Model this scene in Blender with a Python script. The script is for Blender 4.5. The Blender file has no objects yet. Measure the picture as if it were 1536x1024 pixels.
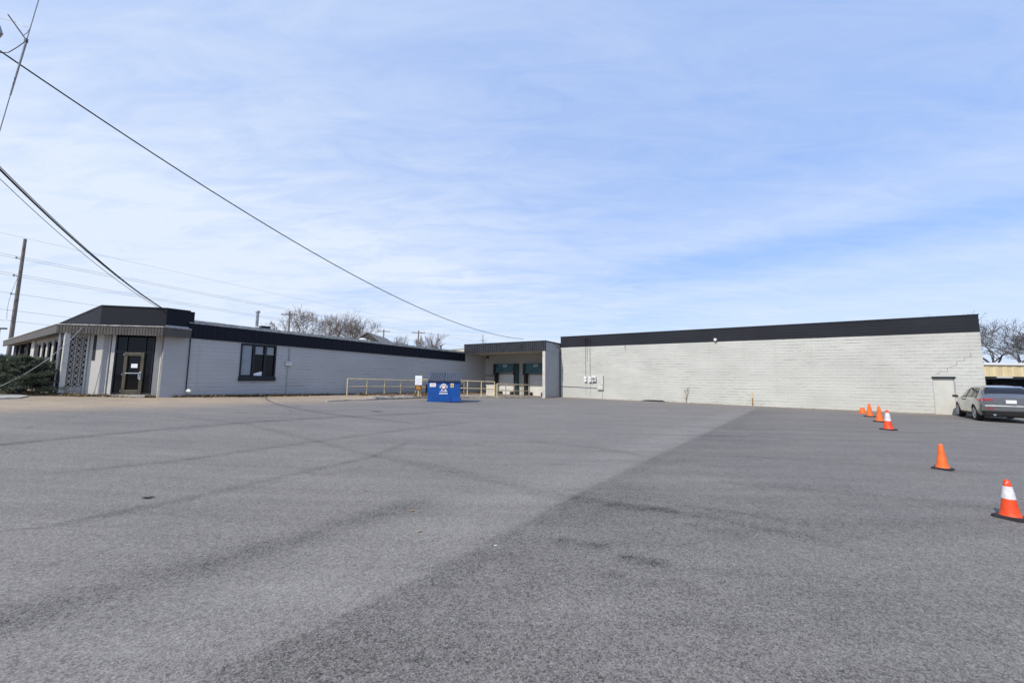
import bpy, math, random
import numpy as np
from mathutils import Vector, Matrix, Euler
random.seed(7); R = math.radians
scene = bpy.context.scene
C = scene.collection

# ------------------------------------------------------------------ site frame
ANG = R(32.0); O = (4.505, 35.0)
Ux, Uy = math.cos(ANG), -math.sin(ANG)
Vx, Vy = math.sin(ANG), math.cos(ANG)
def site(a, b, z=0.0): return (O[0]+a*Ux+b*Vx, O[1]+a*Uy+b*Vy, z)
def to_site(x, y): dx, dy = x-O[0], y-O[1]; return (dx*Ux+dy*Uy, dx*Vx+dy*Vy)
def sst(a, b, x):
    t = np.clip((x-a)/(b-a), 0, 1); return t*t*(3-2*t)
def gzv(x, y):
    z = np.where(x > 0, -.009*x, -.033*x); z = np.clip(z, -.4, .75)
    return z*sst(2, 14, np.hypot(x, y))
def gz(x, y): return float(gzv(np.array(float(x)), np.array(float(y))))

# ------------------------------------------------------------------ node helpers
def newmat(name):
    m = bpy.data.materials.new(name); m.use_nodes = True
    nt = m.node_tree; return m, nt, nt.nodes['Principled BSDF']
class NT:
    def __init__(s, nt): s.nt = nt
    def n(s, typ, **kw):
        nd = s.nt.nodes.new(typ)
        for k, v in kw.items(): setattr(nd, k, v)
        return nd
    def l(s, a, b): s.nt.links.new(a, b)
    def math(s, op, a, b=None, clamp=False):
        nd = s.n('ShaderNodeMath', operation=op, use_clamp=clamp)
        for i, q in enumerate((a, b)):
            if q is None: continue
            if isinstance(q, (int, float)): nd.inputs[i].default_value = q
            else: s.l(q, nd.inputs[i])
        return nd.outputs[0]
    def noise(s, vec, scale, detail=4, rough=.55, dist=0):
        nd = s.n('ShaderNodeTexNoise'); nd.inputs['Scale'].default_value = scale
        nd.inputs['Detail'].default_value = detail; nd.inputs['Roughness'].default_value = rough
        nd.inputs['Distortion'].default_value = dist
        if vec is not None: s.l(vec, nd.inputs['Vector'])
        return nd.outputs['Fac']
    def mapping(s, vec, scale=(1,1,1), rot=(0,0,0), loc=(0,0,0)):
        nd = s.n('ShaderNodeMapping'); nd.inputs['Scale'].default_value = scale
        nd.inputs['Rotation'].default_value = rot; nd.inputs['Location'].default_value = loc
        s.l(vec, nd.inputs['Vector']); return nd.outputs[0]
    def mix(s, fac, a, b, mode='MIX'):
        nd = s.n('ShaderNodeMix', data_type='RGBA', blend_type=mode)
        if isinstance(fac, (int, float)): nd.inputs[0].default_value = fac
        else: s.l(fac, nd.inputs[0])
        for i, q in ((6, a), (7, b)):
            if isinstance(q, (tuple, list)): nd.inputs[i].default_value = tuple(q)[:3]+(1,)
            else: s.l(q, nd.inputs[i])
        return nd.outputs[2]
    def ramp(s, fac, lo, hi, a=0., b=1.):
        nd = s.n('ShaderNodeMapRange'); nd.inputs[1].default_value = lo; nd.inputs[2].default_value = hi
        nd.inputs[3].default_value = a; nd.inputs[4].default_value = b; nd.clamp = True
        s.l(fac, nd.inputs[0]); return nd.outputs[0]
    def bump(s, h, strength=.3, dist=.02):
        nd = s.n('ShaderNodeBump'); nd.inputs['Strength'].default_value = strength
        nd.inputs['Distance'].default_value = dist; s.l(h, nd.inputs['Height']); return nd.outputs[0]

def plain(name, col, rough=.6, metal=0, var=.12, scale=6, spec=.5, coat=0):
    m, nt, b = newmat(name); N = NT(nt)
    tc = N.n('ShaderNodeTexCoord').outputs['Object']
    f = N.noise(tc, scale, 5, .6)
    c0 = tuple(max(0, c*(1-var*1.6)) for c in col); c1 = tuple(min(1, c*(1+var)) for c in col)
    N.l(N.mix(N.ramp(f, .3, .7), c0, c1), b.inputs['Base Color'])
    b.inputs['Metallic'].default_value = metal
    N.l(N.ramp(f, .3, .7, max(0, rough-.08), min(1, rough+.1)), b.inputs['Roughness'])
    b.inputs['Specular IOR Level'].default_value = spec
    b.inputs['Coat Weight'].default_value = coat; b.inputs['Coat Roughness'].default_value = .08
    return m

def masonry(name, col, bw, bh, mort=.008, line=.45, vline=.35, gate=(.38, .62), stain=.2, streaks=.15, bump=.5, offz=0., side=None):
    """painted block / brick: mortar lines that come and go, uv in metres"""
    m, nt, b = newmat(name); N = NT(nt)
    uv = N.n('ShaderNodeTexCoord').outputs['UV']
    wob = N.noise(N.mapping(uv, (1.2, 1.2, 1)), 1.5, 3)
    sep = N.n('ShaderNodeSeparateXYZ'); N.l(uv, sep.inputs[0]); x, y = sep.outputs[0], sep.outputs[1]
    y = N.math('ADD', N.math('ADD', y, offz), N.math('MULTIPLY', N.math('SUBTRACT', wob, .5), bh*.10))
    row = N.math('FLOOR', N.math('DIVIDE', y, bh))
    fy = N.math('FRACT', N.math('DIVIDE', y, bh))
    dy = N.math('MULTIPLY', N.math('MINIMUM', fy, N.math('SUBTRACT', 1., fy)), bh)
    hl = N.ramp(dy, mort*.3, mort, 1, 0)
    xo = N.math('ADD', x, N.math('MULTIPLY', N.math('MODULO', row, 2.), bw/2))
    fx = N.math('FRACT', N.math('DIVIDE', xo, bw))
    dx = N.math('MULTIPLY', N.math('MINIMUM', fx, N.math('SUBTRACT', 1., fx)), bw)
    vl = N.ramp(dx, mort*.3, mort, 1, 0)
    # gating: strokes of bare mortar a few blocks long, each row with its own pattern
    comb = N.n('ShaderNodeCombineXYZ'); N.l(N.math('MULTIPLY', x, .9), comb.inputs[0])
    N.l(N.math('MULTIPLY', N.math('FLOOR', N.math('ADD', N.math('DIVIDE', y, bh), .5)), 7.31), comb.inputs[1])
    g = N.ramp(N.noise(comb.outputs[0], 1.0, 5, .65), gate[0], gate[1])
    g2 = N.ramp(N.noise(N.mapping(uv, (.12, .3, 1)), 1.0, 3), .35, .65, .25, 1)
    gh = N.math('MULTIPLY', g, g2)
    comb2 = N.n('ShaderNodeCombineXYZ'); N.l(N.math('MULTIPLY', row, 3.77), comb2.inputs[0])
    N.l(N.math('FLOOR', N.math('DIVIDE', xo, bw)), comb2.inputs[1])
    wn = N.n('ShaderNodeTexWhiteNoise', noise_dimensions='2D'); N.l(comb2.outputs[0], wn.inputs[0])
    gv = N.math('MULTIPLY', N.ramp(wn.outputs['Value'], .72, .95), g2)
    lines = N.math('MAXIMUM', N.math('MULTIPLY', N.math('MULTIPLY', hl, gh), line), N.math('MULTIPLY', N.math('MULTIPLY', vl, gv), vline))
    lines = N.math('MAXIMUM', lines, N.math('MULTIPLY', N.math('MAXIMUM', hl, N.math('MULTIPLY', vl, .6)), line*.16))
    patch = N.ramp(N.noise(N.mapping(uv, (.35, .6, 1)), 1., 5, .6), .3, .7)
    blocktone = N.math('SUBTRACT', wn.outputs['Value'], .5)
    st = N.ramp(N.noise(N.mapping(uv, (2.2, .12, 1)), 1., 4, .6), .55, .75)
    d1 = tuple(c*(1-stain) for c in col); l1 = tuple(min(1, c*(1+stain*.35)) for c in col)
    colr = N.mix(patch, d1, l1)
    colr = N.mix(N.math('MULTIPLY', st, streaks), colr, tuple(c*.72*k for c, k in zip(col, (1.02, 1, .93))))
    colr = N.mix(N.math('MULTIPLY', N.math('ABSOLUTE', blocktone), .10), colr, tuple(c*.7 for c in col))
    colr = N.mix(lines, colr, tuple(c*.22 for c in col))
    chips = N.ramp(N.noise(uv, 9, 4, .7), .74, .80)
    colr = N.mix(N.math('MULTIPLY', chips, .35), colr, tuple(c*.55 for c in col))
    if side: pass
    N.l(colr, b.inputs['Base Color'])
    b.inputs['Roughness'].default_value = .75; b.inputs['Specular IOR Level'].default_value = .3
    h = N.math('SUBTRACT', N.math('MULTIPLY', N.noise(uv, 40, 3), .25), N.math('ADD', N.math('MAXIMUM', N.math('MULTIPLY', hl, .6), N.math('MULTIPLY', vl, .3)), N.math('MULTIPLY', blocktone, .12)))
    N.l(N.bump(h, bump, .012), b.inputs['Normal'])
    return m

M = {}
def worn(name, col, dirt, amt=.5, rough=.5, scale=3., scr=(1, 1, 1), spec=.4, fd=.30):
    m, nt, b = newmat(name); N = NT(nt)
    tc = N.n('ShaderNodeTexCoord').outputs['Object']
    base = N.mix(N.ramp(N.noise(tc, scale*.6, 4), .3, .7), tuple(c*.82 for c in col), tuple(min(1, c*1.12) for c in col))
    sc = N.ramp(N.noise(N.mapping(tc, scr), scale*3, 8, .72), .56, .70, 0, amt)
    fade = N.ramp(N.noise(tc, scale, 6, .7), .50, .78, 0, fd)
    c = N.mix(fade, base, tuple(min(1, c*.6+.22) for c in col)); c = N.mix(sc, c, dirt)
    N.l(c, b.inputs['Base Color']); N.l(N.math('ADD', N.math('MULTIPLY', sc, .4), rough), b.inputs['Roughness'])
    b.inputs['Specular IOR Level'].default_value = spec
    N.l(N.bump(N.noise(tc, scale*1.4, 3), .25, .03), b.inputs['Normal'])
    return m
M['white_block'] = masonry('white_block', (.51, .512, .470), .4064, .2032, .022, 1.0, .32, (.44, .58), .15, .22, .7)
M['grey_block'] = masonry('grey_block', (.43, .432, .425), .4064, .2032, .017, .9, .45, (.46, .60), .10, .10, .45)
M['grey_brick'] = masonry('grey_brick', (.42, .418, .412), .2032, .0677, .009, .7, .3, (.42, .62), .10, .08, .6)
M['pier_block'] = masonry('pier_block', (.54, .53, .49), .4064, .1016, .007, .55, .35, (.40, .62), .12, .1, .5)
M['band_block'] = masonry('band_block', (.015, .017, .024), .4064, .2032, .024, 1.0, .3, (.46, .60), .3, .35, .9)
M['dock_block'] = masonry('dock_block', (.47, .45, .40), .4064, .2032, .008, .3, .2, (.5, .7), .12, .25, .35)
M['side_block'] = masonry('side_block', (.36, .365, .37), .30, 3.0, .012, .25, .45, (.3, .6), .14, .5, .4)
M['parapet'] = masonry('parapet', (.008, .010, .017), .4064, .2032, .008, .25, .2, (.5, .7), .25, .5, .3)
M['navy_metal'] = plain('navy_metal', (.006, .008, .016), .55, 0, .25, 3, .22)
M['grey_metal_rib'] = plain('grey_metal_rib', (.032, .035, .043), .55, .0, .2, 3, .3)
M['brown_metal'] = plain('brown_metal', (.078, .067, .058), .55, .1, .2, 3)
M['coping'] = plain('coping', (.42, .41, .38), .6, .1, .35, 5)
M['dark_coping'] = plain('dark_coping', (.02, .022, .028), .45, .2, .2, 5)
M['roofing'] = plain('roofing', (.25, .25, .25), .85, 0, .2, 2)
M['black'] = plain('black', (.012, .012, .014), .5, 0, .2, 6)
M['dark_frame'] = plain('dark_frame', (.010, .012, .018), .35, .3, .2, 6)
M['bronze'] = plain('bronze', (.085, .075, .052), .45, .3, .15, 4)
M['chrome'] = plain('chrome', (.7, .7, .7), .25, 1, .05, 4)
M['glass'] = plain('glass', (.004, .005, .006), .05, 0, .2, 1.5, .22)
M['blind'] = plain('blind', (.24, .27, .30), .3, 0, .08, 2)
M['paper'] = plain('paper', (.78, .80, .83), .7, 0, .05, 8)
M['soffit'] = plain('soffit', (.16, .145, .13), .7, 0, .15, 2)
M['off_white'] = plain('off_white', (.52, .51, .475), .55, 0, .12, 4)
M['white_paint'] = plain('white_paint', (.75, .75, .74), .5, 0, .08, 5)
M['door_white'] = plain('door_white', (.62, .61, .57), .45, 0, .06, 1.2)
M['concrete'] = plain('concrete', (.42, .40, .36), .85, 0, .25, 4)
M['kerb'] = plain('kerb', (.36, .33, .27), .9, 0, .35, 5)
M['galv'] = plain('galv', (.33, .34, .36), .4, .7, .2, 5)
M['grey_pipe'] = plain('grey_pipe', (.30, .315, .34), .5, 0, .1, 4)
M['rail_yellow'] = plain('rail_yellow', (.70, .58, .34), .55, 0, .22, 9)
M['rust'] = plain('rust', (.32, .17, .06), .8, 0, .4, 12)
M['teal'] = plain('teal', (.045, .115, .135), .55, 0, .3, 3)
M['bin_blue'] = plain('bin_blue', (.004, .075, .30), .42, 0, .22, 2.5, .45)
M['lid'] = plain('lid', (.050, .056, .075), .42, 0, .2, 4)
M['sticker_red'] = plain('sticker_red', (.55, .10, .08), .6)
M['sticker_pink'] = plain('sticker_pink', (.75, .45, .40), .6)
M['sticker_yellow'] = plain('sticker_yellow', (.68, .58, .30), .6)
M['sign_orange'] = plain('sign_orange', (.55, .25, .02), .6, 0, .3, 20)
M['sign_brown'] = plain('sign_brown', (.10, .045, .012), .6, 0, .3, 20)
M['grey_ink'] = plain('grey_ink', (.42, .44, .50), .7)
M['cone_red'] = plain('cone_red', (.80, .070, .012), .5, 0, .10, 7, .4)
M['cone_orange'] = plain('cone_orange', (.86, .135, .018), .55, 0, .14, 9, .4)
M['rubber'] = plain('rubber', (.022, .022, .024), .75, 0, .3, 10)
M['reflective'] = plain('reflective', (.72, .72, .74), .35, 0, .16, 22)
M['grey_ink_dark'] = plain('grey_ink_dark', (.10, .10, .10), .8)
M['wall_paint'] = plain('wall_paint', (.52, .515, .465), .7, 0, .05, 3)
M['screen_grey'] = plain('screen_grey', (.34, .325, .295), .8, 0, .22, 5)
M['bin_blue'] = worn('bin_blue', (.003, .068, .30), (.03, .025, .03), .6, .42, 2.6, (1, 1, .35), .4, .08)
M['cone_red'] = worn('cone_red', (.80, .070, .012), (.16, .05, .03), .5, .5, 7)
M['cone_orange'] = worn('cone_orange', (.86, .150, .022), (.22, .08, .04), .5, .55, 8)
M['reflective'] = worn('reflective', (.66, .66, .67), (.20, .19, .18), .6, .4, 12)
M['rail_yellow'] = worn('rail_yellow', (.70, .56, .31), (.22, .12, .05), .6, .55, 5)
M['bark'] = plain('bark', (.135, .115, .10), .9, 0, .3, 8)
M['twig'] = plain('twig', (.19, .155, .135), .9, 0, .3, 1.2)
M['dark_bark'] = plain('dark_bark', (.085, .075, .07), .9, 0, .3, 8)
M['dark_twig'] = plain('dark_twig', (.115, .10, .095), .9, 0, .3, 1.2)
M['pole_wood'] = plain('pole_wood', (.20, .175, .15), .9, 0, .3, 5)
M['wire'] = plain('wire', (.015, .016, .02), .6)
M['far_wire'] = plain('far_wire', (.16, .16, .17), .6)
M['steel_wire'] = plain('steel_wire', (.22, .22, .23), .45, .6)
M['cedar'] = plain('cedar', (.085, .082, .072), .8, 0, .1, 2)
M['shingle'] = plain('shingle', (.20, .19, .18), .9, 0, .2, 5)
M['cream'] = plain('cream', (.62, .57, .44), .7, 0, .08, 1)
M['tan_metal'] = plain('tan_metal', (.66, .53, .30), .5, 0, .12, .8)
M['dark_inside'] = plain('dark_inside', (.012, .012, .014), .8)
M['car_paint'] = plain('car_paint', (.25, .255, .26), .24, .88, .03, 1, .5, 1.)
M['car_trim'] = plain('car_trim', (.012, .012, .013), .6)
M['car_glass'] = plain('car_glass', (.008, .009, .011), .04, 0, .1, 2, .7)
M['tyre'] = plain('tyre', (.014, .014, .015), .85)
M['alloy'] = plain('alloy', (.50, .50, .52), .3, .8)
M['tail_red'] = plain('tail_red', (.32, .010, .012), .18, 0, .1, 6, .6, .5)
M['plate'] = plain('plate', (.70, .72, .74), .5, 0, .12, 16)
M['stem'] = plain('stem', (.24, .20, .12), .9)

# flaking door fabric, litter, straw, foliage
def foliage(name, dark, light):
    m, nt, b = newmat(name); N = NT(nt)
    tc = N.n('ShaderNodeTexCoord').outputs['Object']
    g = N.n('ShaderNodeNewGeometry').outputs['Random Per Island']
    f = N.math('ADD', N.math('MULTIPLY', N.noise(tc, 2.2, 4), .7), N.math('MULTIPLY', g, .45))
    N.l(N.mix(N.ramp(f, .25, .9), dark, light), b.inputs['Base Color'])
    b.inputs['Roughness'].default_value = .7; b.inputs['Specular IOR Level'].default_value = .25
    return m
M['juniper'] = foliage('juniper', (.050, .066, .044), (.30, .335, .25))
M['litter'] = foliage('litter', (.10, .058, .028), (.36, .25, .14))
M['straw'] = foliage('straw', (.15, .10, .05), (.42, .32, .18))
M['dry_leaf'] = foliage('dry_leaf', (.22, .14, .07), (.40, .30, .19))

def asphalt():
    m, nt, b = newmat('asphalt'); N = NT(nt)
    tc = N.n('ShaderNodeTexCoord').outputs['Object']
    tone = N.n('ShaderNodeAttribute', attribute_name='tone').outputs['Fac']
    dirt = N.n('ShaderNodeAttribute', attribute_name='dirt').outputs['Fac']
    vor = N.n('ShaderNodeTexVoronoi'); vor.inputs['Scale'].default_value = 120; N.l(tc, vor.inputs['Vector'])
    sv = N.n('ShaderNodeSeparateColor'); N.l(vor.outputs['Color'], sv.inputs[0])
    vor2 = N.n('ShaderNodeTexVoronoi'); vor2.inputs['Scale'].default_value = 42; N.l(tc, vor2.inputs['Vector'])
    sv2 = N.n('ShaderNodeSeparateColor'); N.l(vor2.outputs['Color'], sv2.inputs[0])
    speck = N.math('ADD', N.math('MULTIPLY', N.math('SUBTRACT', sv.outputs[0], .5), .78), N.math('MULTIPLY', N.math('SUBTRACT', sv2.outputs[0], .5), .30))
    speck = N.math('ADD', speck, N.math('MULTIPLY', N.math('SUBTRACT', N.noise(tc, 45, 4, .7), .5), .36))
    big = N.math('MULTIPLY', N.math('SUBTRACT', N.noise(tc, .35, 5, .6), .5), .26)
    st = N.math('MULTIPLY', N.math('SUBTRACT', N.noise(N.mapping(tc, (.22, 1.9, 1), (0, 0, R(9))), 1., 6, .66), .5), .54)
    st2 = N.math('MULTIPLY', N.math('SUBTRACT', N.noise(N.mapping(tc, (.07, .9, 1), (0, 0, R(-32))), 1., 4, .6, .4), .5), .26)
    st3 = N.math('MULTIPLY', N.math('SUBTRACT', N.noise(N.mapping(tc, (.16, 3.6, 1), (0, 0, R(5)), (5, 2, 0)), 1., 6, .62, .3), .5), .30)
    st = N.math('ADD', st, st3)
    wob = N.noise(N.mapping(tc, (1, 1, 1)), 2.6, 5, .7)
    tmod = N.math('MULTIPLY', tone, N.ramp(wob, .25, .65, .45, 1.3))
    tot = N.math('ADD', N.math('ADD', N.math('ADD', speck, big), N.math('ADD', st, st2)), tmod)
    val = N.math('MAXIMUM', N.math('ADD', 1.0, tot), .12)
    base = N.mix(N.ramp(N.noise(tc, .5, 4), .35, .65), (.180, .168, .156), (.197, .183, .168))
    ce = N.n('ShaderNodeTexVoronoi', feature='DISTANCE_TO_EDGE'); ce.inputs['Scale'].default_value = .22
    wv = N.n('ShaderNodeTexNoise'); wv.inputs['Scale'].default_value = 1.3; wv.inputs['Detail'].default_value = 6; N.l(tc, wv.inputs['Vector'])
    wv2 = N.n('ShaderNodeVectorMath', operation='MULTIPLY_ADD'); N.l(wv.outputs['Color'], wv2.inputs[0]); wv2.inputs[1].default_value = (.9, .9, 0); N.l(tc, wv2.inputs[2])
    N.l(wv2.outputs[0], ce.inputs['Vector'])
    crack = N.math('MULTIPLY', N.ramp(ce.outputs['Distance'], .0015, .006, 1, 0), N.ramp(N.noise(tc, .18, 3), .50, .60, 0, .42))
    dm = N.math('MULTIPLY', dirt, N.ramp(N.noise(tc, 1.1, 6, .65), .25, .55, .55, 1), True)
    base = N.mix(dm, base, (.36, .285, .205))
    vv = N.n('ShaderNodeVectorMath', operation='SCALE'); N.l(base, vv.inputs[0]); N.l(val, vv.inputs['Scale'])
    light = N.math('MULTIPLY', N.ramp(sv.outputs[1], .955, .985), .5)
    col = N.mix(light, vv.outputs[0], (.36, .35, .33))
    col = N.mix(crack, col, (.045, .043, .040))
    N.l(col, b.inputs['Base Color'])
    b.inputs['Roughness'].default_value = .85; b.inputs['Specular IOR Level'].default_value = .25
    N.l(N.bump(N.math('ADD', N.math('MULTIPLY', vor.outputs['Distance'], 1.), N.math('MULTIPLY', N.noise(tc, 60, 3), .6)), .35, .006), b.inputs['Normal'])
    return m
M['asphalt'] = asphalt()

# ------------------------------------------------------------------ mesh builder
class MB:
    def __init__(s): s.v = []; s.f = []
    def add(s, vs, fs):
        o = len(s.v); s.v += [tuple(map(float, p)) for p in vs]; s.f += [tuple(i+o for i in f) for f in fs]; return s
    def quad(s, a, b, c, d): return s.add([a, b, c, d], [(0, 1, 2, 3)])
    def hexa(s, p):   # p: 4 bottom ccw, 4 top
        return s.add(p, [(3, 2, 1, 0), (4, 5, 6, 7), (0, 1, 5, 4), (1, 2, 6, 5), (2, 3, 7, 6), (3, 0, 4, 7)])
    def box(s, x0, x1, y0, y1, z0, z1):
        return s.hexa([(x0, y0, z0), (x1, y0, z0), (x1, y1, z0), (x0, y1, z0), (x0, y0, z1), (x1, y0, z1), (x1, y1, z1), (x0, y1, z1)])
    def prism(s, poly, z0, z1):   # ccw polygon, z may be a list
        n = len(poly); Z0 = z0 if isinstance(z0, (list, tuple)) else [z0]*n; Z1 = z1 if isinstance(z1, (list, tuple)) else [z1]*n
        vs = [(p[0], p[1], Z0[i]) for i, p in enumerate(poly)]+[(p[0], p[1], Z1[i]) for i, p in enumerate(poly)]
        return s.add(vs, [tuple(range(n-1, -1, -1)), tuple(range(n, 2*n))]+[(i, (i+1) % n, n+(i+1) % n, n+i) for i in range(n)])
    def seg(s, p, q, w, z0, z1, side=0):   # upright slab from p to q, thickness w centred (side=0) or to the left (1) / right (-1)
        dx, dy = q[0]-p[0], q[1]-p[1]; L = math.hypot(dx, dy); nx, ny = -dy/L, dx/L
        l, r = {0: (w/2, -w/2), 1: (w, 0), -1: (0, -w)}[side]
        P = [(p[0]+nx*r, p[1]+ny*r), (q[0]+nx*r, q[1]+ny*r), (q[0]+nx*l, q[1]+ny*l), (p[0]+nx*l, p[1]+ny*l)]
        Z0 = z0 if isinstance(z0, tuple) else (z0, z0); Z1 = z1 if isinstance(z1, tuple) else (z1, z1)
        return s.prism(P, [Z0[0], Z0[1], Z0[1], Z0[0]], [Z1[0], Z1[1], Z1[1], Z1[0]])
    def tube(s, pts, r, n=8, caps=True):
        pts = [Vector(p) for p in pts]; rs = r if isinstance(r, (list, tuple)) else [r]*len(pts); rings = []
        up = None
        for i, p in enumerate(pts):
            t = (pts[min(i+1, len(pts)-1)]-pts[max(i-1, 0)])
            if t.length < 1e-9: t = Vector((0, 0, 1))
            t.normalize()
            if up is None: up = Vector((1, 0, 0)) if abs(t.x) < .8 else Vector((0, 1, 0))
            a = t.cross(up); a.normalize(); b = a.cross(t); b.normalize(); up = b
            rings.append([p+(a*math.cos(2*math.pi*k/n)+b*math.sin(2*math.pi*k/n))*rs[i] for k in range(n)])
        vs = [v for rg in rings for v in rg]; fs = []
        for i in range(len(pts)-1):
            for k in range(n):
                k2 = (k+1) % n; fs.append((i*n+k, (i+1)*n+k, (i+1)*n+k2, i*n+k2))
        if caps: fs += [tuple(range(n)), tuple(range((len(pts)-1)*n+n-1, (len(pts)-1)*n-1, -1))]
        return s.add(vs, fs)
    def lathe(s, prof, n=20, c=(0, 0, 0), tilt=None, caps=True):
        vs = []; fs = []
        for r, z in prof:
            for k in range(n):
                a = 2*math.pi*k/n; p = Vector((r*math.cos(a), r*math.sin(a), z))
                if tilt: p = tilt @ p
                vs.append((p.x+c[0], p.y+c[1], p.z+c[2]))
        for i in range(len(prof)-1):
            for k in range(n):
                k2 = (k+1) % n; fs.append((i*n+k, i*n+k2, (i+1)*n+k2, (i+1)*n+k))
        if caps: fs += [tuple(range(n-1, -1, -1)), tuple(range((len(prof)-1)*n, len(prof)*n))]
        return s.add(vs, fs)
    def ribs(s, p, q, z0, z1, pitch, depth, back=.05):
        """profiled sheet from p to q (outside on the right of p->q), z0/z1 tuples at the two ends"""
        dx, dy = q[0]-p[0], q[1]-p[1]; L = math.hypot(dx, dy); tx, ty = dx/L, dy/L; nx, ny = ty, -tx
        z0 = z0 if isinstance(z0, tuple) else (z0, z0); z1 = z1 if isinstance(z1, tuple) else (z1, z1)
        k = max(1, round(L/pitch)); pt = L/k; line = []
        for i in range(k):
            for fr, d in ((0, 0), (.42, 0), (.52, depth), (.9, depth)): line.append((pt*(i+fr), d))
        line.append((L, 0)); n = len(line); vs = []
        for sdist, d in line:
            f = sdist/L
            for z in (z0[0]+(z0[1]-z0[0])*f, z1[0]+(z1[1]-z1[0])*f):
                vs.append((p[0]+tx*sdist+nx*d, p[1]+ty*sdist+ny*d, z))
        for sdist, d in line:
            f = sdist/L
            for z in (z0[0]+(z0[1]-z0[0])*f, z1[0]+(z1[1]-z1[0])*f):
                vs.append((p[0]+tx*sdist-nx*back, p[1]+ty*sdist-ny*back, z))
        fs = [(2*i, 2*i+2, 2*i+3, 2*i+1) for i in range(n-1)]
        o = 2*n
        fs += [(o+2*i, o+2*i+1, o+2*i+3, o+2*i+2) for i in range(n-1)]
        fs += [(2*i+1, 2*i+3, o+2*i+3, o+2*i+1) for i in range(n-1)]+[(2*i, o+2*i, o+2*i+2, 2*i+2) for i in range(n-1)]
        fs += [(0, 1, o+1, o), (2*n-2, o+2*n-2, o+2*n-1, 2*n-1)]
        return s.add(vs, fs)
    def build(s, name, m, root=None, smooth=False, bevel=0, off=None):
        me = bpy.data.meshes.new(name); o = off or (OFF.get(root.name) if root else None) or (0, 0, 0)
        vs = [(p[0]-o[0], p[1]-o[1], p[2]-o[2]) for p in s.v]
        me.from_pydata(vs, [], s.f); me.materials.append(M[m] if isinstance(m, str) else m)
        uv = me.uv_layers.new(name='UVMap'); me.update()
        for pl in me.polygons:
            nn = pl.normal
            for li in pl.loop_indices:
                p = s.v[me.loops[li].vertex_index]
                if abs(nn.z) > .7: uv.data[li].uv = (p[0], p[1])
                else:
                    h = math.hypot(nn.x, nn.y) or 1; uv.data[li].uv = (-nn.y/h*p[0]+nn.x/h*p[1], p[2])
        if smooth:
            for pl in me.polygons: pl.use_smooth = True
        ob = bpy.data.objects.new(name, me); C.objects.link(ob)
        if root: ob.parent = root
        OFF[ob.name] = o
        if bevel:
            md = ob.modifiers.new('bevel', 'BEVEL'); md.width = bevel; md.segments = 2; md.limit_method = 'ANGLE'; md.angle_limit = R(50)
        if smooth and smooth != 'all':
            try: me.set_sharp_from_angle(angle=R(40))
            except Exception: pass
        return ob
OFF = {}
def thing(name, label, cat, loc=(0, 0, 0), rz=0, group=None, off=None):
    o = bpy.data.objects.new(name, None); C.objects.link(o); o.location = loc; o.rotation_euler = (0, 0, rz)
    o['label'] = label; o['category'] = cat
    if group: o['group'] = group
    OFF[o.name] = off or (0, 0, 0); return o
def site_thing(name, label, cat, a, b, z): return thing(name, label, cat, site(a, b, z), -ANG, off=(a, b, z))
def world_thing(name, label, cat, loc, group=None): return thing(name, label, cat, loc, 0, group, off=loc)
def tag(o, label, cat, group=None):
    o['label'] = label; o['category'] = cat
    if group: o['group'] = group
    return o
def kind(o, k): o['kind'] = k; return o
def copy_tree(o, parent=None):
    c = o.copy(); C.objects.link(c)
    if parent: c.parent = parent
    for ch in list(o.children): copy_tree(ch, c)
    return c

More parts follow.
